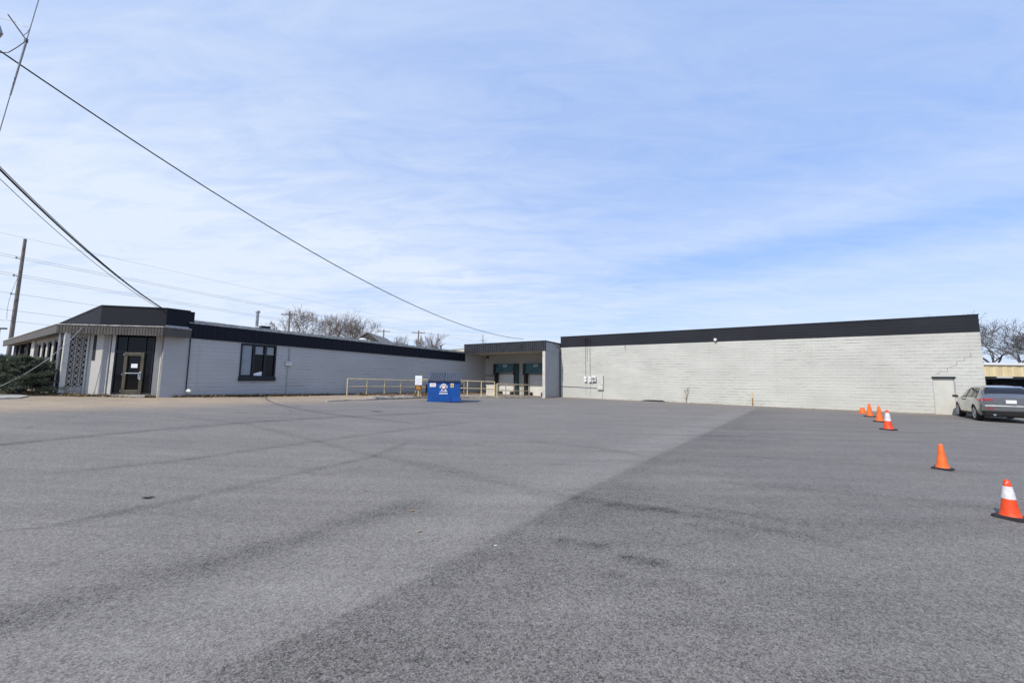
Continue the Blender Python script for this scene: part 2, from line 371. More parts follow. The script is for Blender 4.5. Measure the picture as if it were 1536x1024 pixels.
# ------------------------------------------------------------------ ground
def ground():
    def axis(lo, hi, st, far):
        a = list(np.arange(lo, hi+1e-6, st)); d = st; x = hi
        up = []
        while x < far: d *= 1.35; x += d; up.append(x)
        d = st; x = lo; dn = []
        while x > -far: d *= 1.35; x -= d; dn.append(x)
        return np.array(dn[::-1]+a+up)
    xs = axis(-17, 29, .11, 2500); ys = axis(1.2, 38, .11, 2500)
    X, Y = np.meshgrid(xs, ys); X = X.ravel(); Y = Y.ravel(); Z = gzv(X, Y)
    rng = np.random.default_rng(3)
    tone = np.zeros_like(X); dirt = np.zeros_like(X)
    def dist(poly):
        best = np.full(X.shape, 1e9); par = np.zeros_like(X); acc = 0
        tot = sum(math.dist(a, b) for a, b in zip(poly, poly[1:]))
        for a, b in zip(poly, poly[1:]):
            dx, dy = b[0]-a[0], b[1]-a[1]; L2 = dx*dx+dy*dy
            t = np.clip(((X-a[0])*dx+(Y-a[1])*dy)/L2, 0, 1); d = np.hypot(X-a[0]-t*dx, Y-a[1]-t*dy)
            mk = d < best; best = np.where(mk, d, best); par = np.where(mk, (acc+t*math.sqrt(L2))/tot, par); acc += math.sqrt(L2)
        return best, par
    def mark(poly, wd, amt, fade=.12):
        d, t = dist(poly)
        return amt*np.exp(-(d/wd)**2)*sst(0, fade, t)*sst(0, fade, 1-t)
    for poly, wd, amt in [
        ([(-10.5, 5.2), (-9.46, 7.2), (-9.02, 8.5), (-7.67, 11.49), (-4.02, 15.8), (-2.2, 18.0)], .15, -.34),
        ([(-8.4, 8.9), (-7.3, 11.9), (-5.9, 13.9)], .10, -.2),
        ([(-7.16, 5.5), (-5.89, 6.67), (-4.7, 8.66), (-2.62, 12.0), (-1.2, 14.)], .13, -.24),
        ([(-4.88, 3.8), (-4.1, 4.99), (-3.58, 6.08), (-2.7, 7.64), (-2.42, 9.6)], .11, -.24),
        ([(-10.91, 12.1), (-7.47, 10.92), (-4.63, 9.09), (-2.74, 7.75), (-1.5, 6.96), (-.49, 6.24), (.9, 5.38), (2.32, 4.67), (3.22, 3.96), (4.08, 3.19)], .08, -.26),
        ([(-2.85, 8.06), (-.51, 6.49), (1.09, 5.6), (2.73, 4.84), (3.8, 4.23)], .06, -.18),
        ([(-3.6, 2.1), (-2.99, 2.94), (-2.59, 3.35), (-2.2, 3.81), (-1.57, 4.53), (-.9, 5.4)], .28, -.26),
        ([(.04, 5.65), (.88, 5.23), (1.54, 4.94), (2.09, 4.9)], .10, -.22),
        ([(1.0, 3.62), (1.40, 3.47)], .07, -.5), ([(.4, 3.95), (1.0, 3.78)], .055, -.34), ([(.75, 3.32), (1.5, 3.05)], .05, -.24),
        ([(1.0, 2.75), (1.6, 2.62)], .05, -.2), ([(1.9, 4.45), (2.6, 4.1)], .06, -.25),
        ([(.23, 10.13), (2.1, 9.15), (3.16, 7.89)], .14, -.2), ([(3.94, 11.82), (14.37, 10.86)], .2, -.13),
        ([(4.5, 8.6), (9.5, 7.2)], .18, -.12), ([(3, 6.4), (6.5, 5.2), (8, 4.9)], .15, -.14), ([(6, 14), (16, 13.2)], .25, -.12),
        ([(-9.5, 16.5), (-6., 18.4), (-3, 20.2)], .10, -.10), ([(-12, 9), (-6, 14), (0, 19)], .3, -.07)]:
        tone += mark(poly, wd*.85, amt*1.0)
    # long paving seam: paler worn strip on its left, fresher darker mat on its right
    sx = np.array([-2.6, -1.63, -.84, .93, 3.58, 14.34, 16.5]); sy = np.array([1.0, 2.17, 3.09, 5.53, 8.95, 22.79, 25.7])
    xs_at = np.interp(Y, sy, sx); d = (X-xs_at)*.8
    inr = (Y > 0)*(1-sst(21.5, 26, Y))
    tone += inr*(.12*np.exp(-((d+.55)/.55)**2)-.20*sst(-.03, .05, d)*np.exp(-np.maximum(d, 0)/1.1)-.09*sst(-.03, .05, d))
    A = (X-O[0])*Ux+(Y-O[1])*Uy; B = (X-O[0])*Vx+(Y-O[1])*Vy
    dirt = (1-sst(-6.0, -1.6, A))*(1-sst(-9, -6, B))*sst(-34, -30, A)
    dirt = np.maximum(dirt, .55*(1-sst(-2.6, -.4, A-0*B))*(B > -9)*(B < 1))
    dirt = np.maximum(dirt, .5*np.exp(-((B+.1)/1.0)**2)*(A > -1)*(A < 27))
    tone += .35*dirt*(A > -8.2)*(B < -8)*np.exp(-((A+6.3)/1.6)**2)*np.exp(-((B+13)/4)**2)
    nx, ny = len(xs), len(ys)
    idx = np.arange(nx*ny).reshape(ny, nx)
    F = np.stack([idx[:-1, :-1].ravel(), idx[:-1, 1:].ravel(), idx[1:, 1:].ravel(), idx[1:, :-1].ravel()], 1)
    me = bpy.data.meshes.new('ground'); me.vertices.add(nx*ny); me.vertices.foreach_set('co', np.stack([X, Y, Z], 1).ravel().astype(np.float32))
    me.loops.add(F.size); me.loops.foreach_set('vertex_index', F.ravel().astype(np.int32))
    me.polygons.add(len(F)); me.polygons.foreach_set('loop_start', (np.arange(len(F))*4).astype(np.int32))
    me.update(calc_edges=True); me.validate()
    for nm, arr in (('tone', tone), ('dirt', dirt)):
        at = me.attributes.new(nm, 'FLOAT', 'POINT'); at.data.foreach_set('value', arr.astype(np.float32))
    me.materials.append(M['asphalt']); me.polygons.foreach_set('use_smooth', np.ones(len(F), dtype=bool))
    ob = bpy.data.objects.new('ground', me); C.objects.link(ob); kind(ob, 'structure')
ground()

# ------------------------------------------------------------------ white warehouse
def warehouse():
    W = 25.86; D = 34.0; zt = 5.45; zb = 4.475; z0 = -.75; da, db, dz0, dz1 = 23.79, 24.70, -.24, 1.86
    r = site_thing('warehouse', 'long white painted block warehouse with a black band along its top', 'building', 12.9, 0, -.2)
    m = MB(); T = .3
    m.box(0, da, 0, T, z0, zb).box(da, db, 0, T, dz1+.09, zb).box(db, W, 0, T, z0, zb).box(da, db, .14, T, z0, dz1+.09)
    m.box(W-T, W, T, D, z0, zb).box(0, T, T, D, z0, zb).box(T, W-T, D-T, D, z0, zb)
    m.build('wall', 'white_block', r)
    m = MB().box(-.004, W+.004, -.006, T, zb, zt).box(W-T, W+.004, T, D, zb, zt).box(-.004, T, T, D, zb, zt).box(T, W-T, D-T, D, zb, zt)
    m.build('parapet', 'band_block', r)
    m = MB().box(-.03, W+.03, -.04, T+.04, zt, zt+.045).box(W-T-.04, W+.03, T+.04, D, zt, zt+.045).box(-.03, T+.04, T+.04, D, zt, zt+.045)
    m.build('coping', 'dark_coping', r)
    MB().box(T, W-T, T, D-T, 4.7, 4.85).build('roof', 'roofing', r)
    d = MB().box(da+.02, db-.02, .085, .13, dz0-.2, dz1).build('door', 'wall_paint', r)
    MB().box(da-.02, db+.03, -.05, .06, dz1+.005, dz1+.085).build('lintel', 'dark_frame', d)
    f = MB().box(da, da+.03, .02, .085, dz0-.2, dz1).box(db-.03, db, .02, .085, dz0-.2, dz1); f.build('frame', 'side_block', d)
    # service conduits and meters at the left end
    for a, w in ((2.42, .016), (2.57, .012), (2.83, .016)):
        b_ = 1.75 if w > .013 else 3.2
        MB().tube([(a, -.035, b_), (a, -.035, 4.95)], w, 8).build('conduit', 'galv', r)
        MB().tube([(a, -.05, 4.55), (a, -.07, 5.0), (a-.03, -.09, 5.2), (a, -.1, 5.28)], [.035, .04, .05, .03], 8).build('weatherhead', 'black', r)
    for a, zz in ((2.42, 1.64), (2.83, 1.62)):
        u = MB().box(a-.11, a+.11, -.20, -.002, zz-.26, zz+.2).build('meter_box', 'white_paint', r, bevel=.02)
        MB().lathe([(.001, 0), (.055, 0), (.06, .03), (.0, .05)], 14, (a, -.20, zz), Euler((R(90), 0, 0)).to_matrix()).build('meter_dial', 'grey_ink', u)
        MB().tube([(a, -.04, zz-.26), (a, -.04, -.12)], .010, 6).build('conduit', 'off_white', r)
    u = MB().box(3.02, 3.38, -.22, -.002, 1.42, 1.86).build('meter_box', 'white_paint', r, bevel=.02)
    MB().lathe([(.001, 0), (.12, 0), (.13, .05), (.10, .1), (.0, .11)], 18, (3.2, -.22, 1.66), Euler((R(90), 0, 0)).to_matrix()).build('meter_dial', 'galv', u)
    MB().tube([(2.83, -.08, 1.36), (2.83, -.08, 1.3), (3.2, -.08, 1.3), (3.2, -.08, 1.42)], .025, 6).build('conduit', 'galv', r)
    u = MB().box(3.50, 4.02, -.17, -.002, .70, 1.95).build('electric_panel', 'off_white', r, bevel=.012)
    MB().box(3.53, 3.99, -.182, -.172, .74, 1.91).build('panel_door', 'off_white', u)
    MB().tube([(3.9, -.04, .70), (3.9, -.04, -.12)], .018, 6).build('conduit', 'off_white', r)
    MB().tube([(.02, -.05, .96), (1.5, -.05, .93), (3.5, -.05, .86)], .03, 8).build('pipe', 'grey_pipe', r)
    u = MB().lathe([(.0, 0), (.10, 0), (.12, .06), (.09, .14), (0, .17)], 14, (12.64, -.05, 4.62), Euler((R(90), 0, 0)).to_matrix()).build('wall_lamp', 'white_paint', r, smooth=True)
    MB().box(12.60, 12.68, -.09, -.002, 4.40, 4.53).build('lamp_bracket', 'galv', u)
    # rust trail below the band, stepped crack by the right corner
    MB().box(5.93, 5.965, -.010, -.002, 4.02, 4.46).box(5.88, 5.90, -.008, -.002, 4.15, 4.46).build('rust_streak', 'rust', r)
    pts = [(23.95, 2.10), (24.1, 2.10), (24.1, 2.23), (24.45, 2.24), (24.45, 2.44), (24.85, 2.64), (24.85, 2.84), (25.15, 2.84), (25.15, 3.05), (25.42, 3.06), (25.42, 3.26)]
    m = MB()
    for p, q in zip(pts, pts[1:]):
        m.tube([(p[0], -.001, p[1]), (q[0], -.001, q[1])], .0075, 4)
    m.build('wall_crack', 'grey_ink_dark', r)
warehouse()

# ------------------------------------------------------------------ loading dock wing
def dock():
    r = site_thing('loading_dock', 'grey dock wing with ribbed metal fascia and two recessed white dock doors', 'building', -4.6, -1.0, -.1)
    aL, aR, bF, bB = -9.05, -.142, -2.84, .66; zF, zT = 4.0, 4.86
    m = MB().box(aL, aR-.02, bB, bB+.25, -.7, 4.0)
    m.build('back_wall', 'dock_block', r)
    MB().box(-.40, aR, bF, 0.30, -.7, zF-.004).build('side_wall', 'side_block', r)
    MB().box(-.41, aR+.03, bF+.09, 0.31, zF, zT-.06).build('side_wall', 'side_block', r)
    MB().box(-.405, aR-.001, bF-.02, bF-.002, -.5, zF-.01).build('sunlit_wall_end', 'off_white', r)  # pale skin over the side wall's end, its sunlight put into the colour
    MB().ribs((aL-.03, bF), (aR+.04, bF), zF, zT, .215, .055).build('fascia', 'grey_metal_rib', r)
    MB().ribs((aL-.03, -.3), (aL-.03, bF), zF, zT, .155, .03).build('fascia', 'grey_metal_rib', r)
    MB().box(aL-.05, aR+.06, bF-.05, bF+.07, zT, zT+.05).box(aR-.02, aR+.07, bF+.07, .3, zT-.06, zT+.03).build('coping', 'dark_coping', r)
    MB().box(aL, aR-.02, bF+.06, bB+.3, zF+.003, zF+.12).build('ceiling', 'dock_block', r)
    MB().box(aL, aR-.03, bF+.08, 12, zT-.25, zT-.1).build('roof', 'roofing', r)
    MB().box(aL, aR-.05, 11.5, 12, -.7, zT-.25).box(aL, aL+.3, bB+.3, 11.5, 3.9, zT-.25).build('wall', 'dock_block', r)
    # gutter elbow by the corner
    MB().tube([(aR+.05, -1.1, 4.72), (aR+.12, -.45, 4.62), (aR+.10, -.12, 4.5), (aR+.06, -.06, 4.2)], .06, 8).build('gutter', 'galv', r)
    MB().lathe([(0, 0), (.12, 0), (.16, .1), (.12, .2), (0, .22)], 14, (aL+.35, bB-.02, 3.58), Euler((R(90), 0, 0)).to_matrix()).build('wall_lamp', 'off_white', r, smooth=True)
    MB().box(aL+.2, aL+.5, bB-.16, bB-.002, 3.72, 3.84).build('lamp_hood', 'black', r)
    # blanked doorway left of the doors
    MB().box(aL+.08, aL+.98, bB-.02, bB-.002, -.1, 1.86).build('side_door', 'dock_block', r)
    MB().box(aL+.04, aL+1.05, bB-.05, bB-.002, 1.86, 1.92).build('lintel', 'black', r)
    for a0, torn in ((-7.62, True), (-4.12, False)):
        a1 = a0+2.75
        d = MB(); zc = 0
        while zc < 2.05: d.box(a0+.5, a1-.42, bB-.06, bB-.002, zc-.06, zc+.455); zc += .52
        d = d.build('dock_door', 'door_white', r, bevel=.012)
        d.location.z = 0
        pd = .55
        MB().box(a0, a0+.36, bB-pd, bB-.003, 1.95, 3.08).box(a0+.08, a0+.3, bB-.45, bB-.003, -.15, 1.95).build('door_pad', 'black', d)
        MB().box(a1-.36, a1-.02, bB-pd, bB-.003, 1.95, 3.08).box(a1-.34, a1-.06, bB-.45, bB-.003, -.15, 1.95).build('door_pad', 'black', d)
        MB().box(a1-.018, a1+.02, bB-pd-.01, bB-.004, -.1, 3.06).build('side_curtain', 'teal', d)
        h = MB()
        n = 14; top = 3.07
        for i in range(n):
            x0 = a0+.362+(2.03*i/n); x1 = a0+.362+(2.03*(i+1)/n)
            zb = 2.12 if not torn else 2.12+[.1, .02, 0, .06, .02, .2, .24, .06, .16, .2, .06, .12, .22, .3][i]*.8
            h.box(x0, x1-.002, bB-pd+.02, bB-pd+.06, zb, top)
        hh = h.build('header_curtain', 'teal', d)
        e = MB()
        for k in range(20):
            t0, t1 = 2*math.pi*k/20, 2*math.pi*(k+1)/20; cx, cz = a0+1.42, 2.86
            e.hexa([(cx+.20*math.cos(t), bB-pd+q, cz+.085*math.sin(t)) for t, q in ((t0, .012), (t1, .012), (t1, .018), (t0, .018))] +
                   [(cx+.25*math.cos(t), bB-pd+q, cz+.12*math.sin(t)) for t, q in ((t0, .012), (t1, .012), (t1, .018), (t0, .018))])
        e.box(a0+1.32, a0+1.52, bB-pd+.012, bB-pd+.018, 2.84, 2.875)
        e.build('emblem', 'white_paint', hh)
        MB().box(a0+.62, a0+.86, bB-.42, bB-.07, -.2, .30).build('bumper', 'rubber', d); MB().box(a1-.8, a1-.5, bB-.42, bB-.07, -.2, .30).build('bumper', 'rubber', d)
    return r
dock()

# ------------------------------------------------------------------ grey office building
def office():
    r = site_thing('office_building', 'low grey office building with navy fascia and a brown canopied corner entrance', 'building', -11, -26, .6)
    aW = -9.05; b1 = .66; bC = -25.51
    def ztop(b): return 4.2+(b+24.6)/(-2.7+24.6)*(4.015-4.2)
    def zbot(b): return 3.47+(b+24.6)/(-2.7+24.6)*(3.235-3.47)
    wb0, wb1, wz0, wz1 = -22.25, -20.39, 1.555, 3.40
    # long side wall (facing +a)
    m = MB(); T = .25
    def slab(b0, b1_, z0, z1): m.box(aW-T, aW, b0, b1_, z0, z1)
    slab(-24.5, wb0, -.6, 3.6); slab(wb1, b1, -.6, 3.7); slab(wb0, wb1, -.6, wz0); slab(wb0, wb1, wz1, 3.6)
    m.box(aW-T, aW-.003, -2.7, b1, 3.7, 4.0)
    m.build('wall', 'grey_block', r)
    MB().box(aW-T, aW+.03, bC, -24.5, -.2, 4.0).build('wall', 'grey_brick', r)
    # pilaster strip and downpipe at the joint
    MB().box(aW, aW+.035, -24.49, -24.13, -.1, 3.45).build('pilaster', 'grey_block', r)
    MB().tube([(aW+.075, -24.53, 3.45), (aW+.075, -24.53, .78)], .022, 8).build('downpipe', 'dark_frame', r)
    MB().tube([(aW+.10, -24.5, .80), (aW+.14, -24.46, .86), (aW+.24, -24.40, .80)], [.07, .085, .07], 10).build('drain_spout', 'white_paint', r)
    # fascia with coping
    MB().ribs((aW+.05, -24.62), (aW+.05, -2.76), (zbot(-24.62), zbot(-2.76)), (ztop(-24.62), ztop(-2.76)), .40, .035, .1).build('fascia', 'navy_metal', r)
    e = MB(); e.seg((aW+.11, -24.62), (aW+.11, -2.72), .16, (ztop(-24.62)+.001, ztop(-2.72)+.001), (ztop(-24.62)+.05, ztop(-2.72)+.05), 1)
    e.seg((aW-.10, -24.62), (aW-.10, -2.72), .5, (ztop(-24.62)+.04, ztop(-2.72)+.04), (ztop(-24.62)+.19, ztop(-2.72)+.19), 1)
    e.build('coping', 'coping', r)
    MB().prism([(-24, -28), (aW-.3, -24.6), (aW-.3, 4), (-24, 4)], 3.9, [4.05, 4.05, 3.9, 3.9]).build('roof', 'roofing', r)
    MB().box(-24, aW-.4, 3.7, 4, 0, 3.9).box(-24.0, -23.8, -20, 3.7, 0, 3.9).build('wall', 'grey_block', r)
    # window
    w = MB(); fw = .075; a0, a1 = aW-.10, aW+.035
    w.box(a0, a1, wb0, wb0+fw, wz0, wz1).box(a0, a1, wb1-fw, wb1, wz0, wz1).box(a0, a1, wb0+fw, wb1-fw, wz1-fw, wz1).box(a0, a1, wb0+fw, wb1-fw, wz0, wz0+.06)
    mb = [wb0+.66, wb0+1.26]
    for x in mb: w.box(a0, a1-.01, x-.055, x+.055, wz0+.06, wz1-fw)
    w = w.build('window', 'dark_frame', r)
    MB().box(aW-.05, aW+.09, wb0-.03, wb1+.03, wz0-.23, wz0-.001).build('sill', 'dark_frame', w)
    edges = [wb0+fw, mb[0]-.055, mb[0]+.055, mb[1]-.055, mb[1]+.055, wb1-fw]
    for i in range(3):
        x0, x1 = edges[2*i], edges[2*i+1]
        MB().box(aW-.07, aW-.055, x0, x1, wz0+.06, wz1-fw).build('pane', 'glass', w)
        if i == 0: MB().box(aW-.052, aW-.046, x0+.03, x1-.03, wz0+.10, wz1-fw-.03).build('blind', 'blind', w)
        else:
            MB().box(aW-.052, aW-.046, x0+.05, x1-.05, wz1-.52, wz1-fw-.05).build('blind', 'blind', w)
            MB().box(aW-.053, aW-.03, x0+.02, x1-.02, wz1-.56, wz1-.53).build('sash_bar', 'off_white', w)
        if i == 1: MB().prism([(aW-.052, x0+.04), (aW-.046, x0+.04), (aW-.046, x1-.03), (aW-.052, x1-.03)], wz0+.065, [wz0+.19, wz0+.19, wz0+.31, wz0+.31]).build('paper', 'paper', w)
    # wall box with conduit
    bx = -19.67
    u = MB().box(aW+.001, aW+.14, bx-.18, bx+.18, 2.23, 2.50).build('utility_box', 'off_white', r, bevel=.02)
    MB().tube([(aW+.03, bx+.02, 2.50), (aW+.03, bx+.02, 3.42)], .022, 8).build('conduit', 'galv', r)
    MB().tube([(aW+.03, bx-.02, 2.23), (aW+.03, bx-.02, .42)], .018, 8).build('conduit', 'grey_pipe', r)
    # ---- entrance: saw-tooth corner.  storefront along the chamfer
    s0 = (-10.55, -26.80); s1 = (-9.46, -25.71)   # left, right ends
    L = math.dist(s0, s1); tx, ty = (s1[0]-s0[0])/L, (s1[1]-s0[1])/L; nx, ny = ty, -tx   # outward normal
    def P(t, d=0): return (s0[0]+tx*t+nx*d, s0[1]+ty*t+ny*d)
    MB().prism([(-9.455, -25.70), (-9.41, -25.70), (-9.41, bC), (aW-.002, bC), (aW-.002, bC+.2), (-9.455, bC+.2)], .2, 3.75).build('pier', 'pier_block', r)
    MB().prism([(-11.19, -27.56), (-10.74, -27.20), (-10.74, -26.52), (-11.43, -26.52), (-11.43, -27.3)], .2, 3.75).build('pier', 'pier_block', r)
    MB().box(-10.739, -10.70, -27.18, -26.95, .2, 3.72).build('shaded_reveal', 'grey_brick', r)  # pier's side towards the door, its shade put into a darker grey
    MB().prism([P(-.14, .06), P(-.005, .06), P(-.005, -.15), P(-.14, -.15)], .2, 3.72).build('jamb', 'off_white', r)
    MB().tube([(-10.67, -26.99, .6), (-10.67, -26.99, 3.4)], .025, 6).build('pipe', 'off_white', r)
    # frame of the storefront
    zb, zh, zc = .69, 2.64, 3.70
    st = MB()
    def bar(t0, t1, z0, z1, d=.05, dd=-.05): st.prism([P(t0, dd), P(t0, d)][::-1]+[P(t1, dd), P(t1, d)] if False else [P(t0, d), P(t1, d), P(t1, dd), P(t0, dd)], z0, z1)
    td0, td1 = .41, 1.20
    bar(0, .05, zb, zc); bar(L-.05, L, zb, zc); bar(.05, L-.05, zh, zh+.07); bar(.05, L-.05, zc-.05, zc); bar(.05, td0, zb, zb+.08); bar(td1, L-.05, zb, zb+.08)
    bar(td0, td0+.04, zh+.07, zc-.05); bar(td1-.04, td1, zh+.07, zc-.05)
    st = st.build('storefront', 'dark_frame', r)
    for t0, t1, z0, z1 in ((.05, td0, zb+.08, zh), (td1, L-.05, zb+.08, zh), (.05, td0, zh+.07, zc-.05), (td0+.04, td1-.04, zh+.07, zc-.05), (td1, L-.05, zh+.07, zc-.05)):
        MB().prism([P(t0, .008), P(t1, .008), P(t1, -.008), P(t0, -.008)], z0, z1).build('pane', 'glass', st)
    d = MB()
    def db_(t0, t1, z0, z1): d.prism([P(t0, .09), P(t1, .09), P(t1, -.03), P(t0, -.03)], z0, z1)
    db_(td0, td0+.13, zb, zh); db_(td1-.13, td1, zb, zh); db_(td0+.13, td1-.13, zh-.15, zh); db_(td0+.13, td1-.13, zb, zb+.20)
    d = d.build('door', 'bronze', r, bevel=.01)
    MB().prism([P(td0+.13, .02), P(td1-.13, .02), P(td1-.13, 0), P(td0+.13, 0)], zb+.20, zh-.15).build('pane', 'glass', d)
    MB().prism([P(td0+.12, .15), P(td1-.12, .15), P(td1-.12, .12), P(td0+.12, .12)], 1.66, 1.70).build('push_bar', 'chrome', d)
    h = MB().tube([P(td1-.11, .1)+(1.44,), P(td1-.11, .16)+(1.44,), P(td1-.11, .16)+(1.68,), P(td1-.11, .1)+(1.68,)], .025, 8)
    h.prism([P(td1-.13, .11), P(td1-.05, .11), P(td1-.05, .092), P(td1-.13, .092)], 1.38, 1.74).build('handle', 'chrome', d)
    MB().prism([P(td0+.27, .026), P(td0+.52, .026), P(td0+.52, .022), P(td0+.27, .022)], 1.93, 2.12).build('notice', 'paper', d)
    for zz in (.85, 1.62, 2.55): MB().tube([P(td0-.01, .1)+(zz-.05,), P(td0-.01, .1)+(zz+.05,)], .018, 8).build('hinge', 'chrome', d)
    MB().prism([P(-.2, .55), P(L+.1, .55), P(L+.1, -.05), P(-.2, -.05)], .4, zb-.005).build('step', 'concrete', r)
    # dark vestibule behind the glass and ceiling over the recess
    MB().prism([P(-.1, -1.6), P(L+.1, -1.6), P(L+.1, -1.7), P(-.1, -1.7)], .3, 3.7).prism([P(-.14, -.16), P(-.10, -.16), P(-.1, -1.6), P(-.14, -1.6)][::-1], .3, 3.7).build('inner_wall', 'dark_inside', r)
    # screen of pierced blocks left of the pier
    c0 = (-11.64, -28.10); c1 = (-11.18, -27.45)
    sx0 = (-11.86, -28.32); q0 = (aW-.707*3.92, bC-.707*3.92); q1 = (aW-.707*2.80, bC-.707*2.80)
    k = math.sqrt(.5)
    def Q(t, dd=0): return (-11.2+dd, t)      # t = b along the side of the wing wall, dd outwards (+a)
    MB().box(-11.42, -11.16, -28.32, -28.16, .3, 3.46).build('column', 'off_white', r)
    sc = MB(); n = 3; rows = 9; t0, t1 = -28.16, -27.56; zb0, zb1 = 1.02, 3.30
    sc.prism([Q(t0, 0), Q(t1, 0), Q(t1, -.1), Q(t0, -.1)], .3, zb0).prism([Q(t0, 0), Q(t1, 0), Q(t1, -.1), Q(t0, -.1)], zb1, 3.46)
    for i in range(n):
        for j in range(rows):
            ta = t0+(t1-t0)*i/n; tb = t0+(t1-t0)*(i+1)/n; za = zb0+(zb1-zb0)*j/rows; zb_ = zb0+(zb1-zb0)*(j+1)/rows
            tm, zm = (ta+tb)/2, (za+zb_)/2; e = .018
            sc.prism([Q(ta, 0), Q(ta+e, 0), Q(ta+e, -.1), Q(ta, -.1)], za, zb_).prism([Q(tb-e, 0), Q(tb, 0), Q(tb, -.1), Q(tb-e, -.1)], za, zb_)
            sc.prism([Q(ta+e, 0), Q(tb-e, 0), Q(tb-e, -.1), Q(ta+e, -.1)], za, za+e).prism([Q(ta+e, 0), Q(tb-e, 0), Q(tb-e, -.1), Q(ta+e, -.1)], zb_-e, zb_)
            hw, hh = abs(ta-tb)/2-e, (zb_-za)/2-e
            for kx, kz in ((1, 1), (1, -1), (-1, 1), (-1, -1)):      # leaf shaped web across every corner
                A = (tm+kx*hw, zm+kz*hh*.05); Bp = (tm+kx*hw*.05, zm+kz*hh); Cc = (tm+kx*hw*.42, zm+kz*hh*.42)
                for p_, q_ in ((A, Cc), (Cc, Bp)):
                    dx, dz = q_[0]-p_[0], q_[1]-p_[1]; ll = math.hypot(dx, dz); ox, oz = -dz/ll*.018, dx/ll*.018
                    sc.hexa([Q(p_[0]-ox, -.01)+(p_[1]-oz,), Q(q_[0]-ox, -.01)+(q_[1]-oz,), Q(q_[0]-ox, -.09)+(q_[1]-oz,), Q(p_[0]-ox, -.09)+(p_[1]-oz,),
                             Q(p_[0]+ox, -.01)+(p_[1]+oz,), Q(q_[0]+ox, -.01)+(q_[1]+oz,), Q(q_[0]+ox, -.09)+(q_[1]+oz,), Q(p_[0]+ox, -.09)+(p_[1]+oz,)])
    sc.build('block_screen', 'screen_grey', r)
    MB().box(-11.55, -11.45, -28.1, -27.3, .3, 3.44).build('inner_wall', 'soffit', r)
    MB().tube([(-11.15, -27.60, .72), (-11.15, -27.60, 3.45)], .03, 8).build('downpipe', 'off_white', r)
    MB().prism([(-11.03, -27.46), (-10.95, -27.396), (-10.96, -27.37), (-11.05, -27.44)], 2.25, 3.42).build('vent_grille', 'black', r)
    MB().box(-11.9, -11.76, -28.1, -27.3, .3, 3.74).build('wall', 'dock_block', r)
    # street wall with tall windows, open porch with screens beyond
    bS = -28.10
    m = MB(); a = -11.9; xs = [-11.9, -12.6, -13.6, -14.05, -15.05, -15.5, -16.5, -16.95, -17.95, -18.4, -19.5]
    m.box(-19.9, -11.9, bS, bS+.25, .3, 1.3).box(-19.9, -11.9, bS, bS+.25, 3.3, 3.74)
    for i in range(0, len(xs)-1, 2): m.box(xs[i+1], xs[i], bS, bS+.25, 1.3, 3.3)
    m.build('wall', 'dock_block', r)
    for i in range(1, len(xs)-1, 2):
        w2 = MB().box(xs[i+1], xs[i+1]+.06, bS+.05, bS+.15, 1.3, 3.3).box(xs[i]-.06, xs[i], bS+.05, bS+.15, 1.3, 3.3).box(xs[i+1]+.06, xs[i]-.06, bS+.05, bS+.15, 3.22, 3.3).build('window', 'dark_frame', r)
        MB().box(xs[i+1]+.06, xs[i]-.06, bS+.09, bS+.11, 1.3, 3.22).build('pane', 'glass', w2)
    MB().box(-21.0, -19.95, bS-.05, bS+.3, .3, 3.72).build('column', 'off_white', r)
    MB().box(-20.2, -20.0, bS+.3, -20, .3, 3.74).build('wall', 'dock_block', r)
    for x0, x1 in ((-23.0, -22.4), (-26.0, -25.2), (-28.1, -26.9)): MB().box(x0, x1, bS, bS+.5, .3, 3.72).build('column', 'dark_inside', r)
    for x0, x1 in ((-25.2, -23.0), (-26.9, -26.0)):
        g = MB(); nx_ = max(2, round((x1-x0)/.36)); nz = 7
        for i in range(nx_+1):
            x = x0+(x1-x0)*i/nx_; g.box(x-.035, x+.035, bS+.1, bS+.25, .3, 3.7)
        for j in range(nz+1):
            z = .9+j*.38; 
            for i in range(nx_): g.box(x0+(x1-x0)*i/nx_+.035, x0+(x1-x0)*(i+1)/nx_-.035, bS+.11, bS+.24, z-.045, z+.045)
        g.build('block_screen', 'dark_frame', r)
    # canopy: brown ribbed fascia round the corner, soffit
    zc0, zc1 = 3.43, 3.80
    K = [(-28.2, -28.566), (-11.465, -28.566), (-8.60, -25.70), (-8.60, -24.64)]
    MB().seg(K[0], K[1], .08, (zc0+.01, zc0), (zc1-.03, zc1), 1).build('canopy_fascia', 'brown_metal', r)
    MB().ribs(K[1], K[2], (zc0, zc0-.01), (zc1, zc1+.04), .115, .014).build('canopy_fascia', 'brown_metal', r)
    MB().ribs(K[2], K[3], (zc0-.01, zc0-.01), (zc1+.04, zc1+.03), .26, .010).build('canopy_fascia', 'brown_metal', r)
    poly = [(-28.2, -28.5), (-11.49, -28.5), (-8.67, -25.67), (-8.67, -24.66), (aW-.3, -24.66), (aW-1.5, -25.0), (-12, -27.0), (-28.2, -26.0)]
    MB().prism(poly, zc0+.06, zc0+.12).build('soffit', 'soffit', r)
    e = MB(); kk = .03
    e.seg((-28.2, -28.6), (-11.45, -28.6), .10, (zc1-.028, zc1+.002), (zc1+.01, zc1+.04), 1).seg((-11.45, -28.6), (-8.565, -25.72), .10, (zc1+.002, zc1+.042), (zc1+.04, zc1+.085), 1).seg((-8.565, -25.72), (-8.565, -24.64), .10, (zc1+.042, zc1+.032), (zc1+.08, zc1+.07), 1)
    e.build('canopy_edge', 'coping', r)
    MB().prism(poly, zc1-.10, zc1-.04).build('canopy_roof', 'roofing', r)
    # dark parapet over the corner
    pa = [(-24.5, -27.35), (-10.89, -27.35), (-9.05, -25.51), (-9.05, -24.62)]
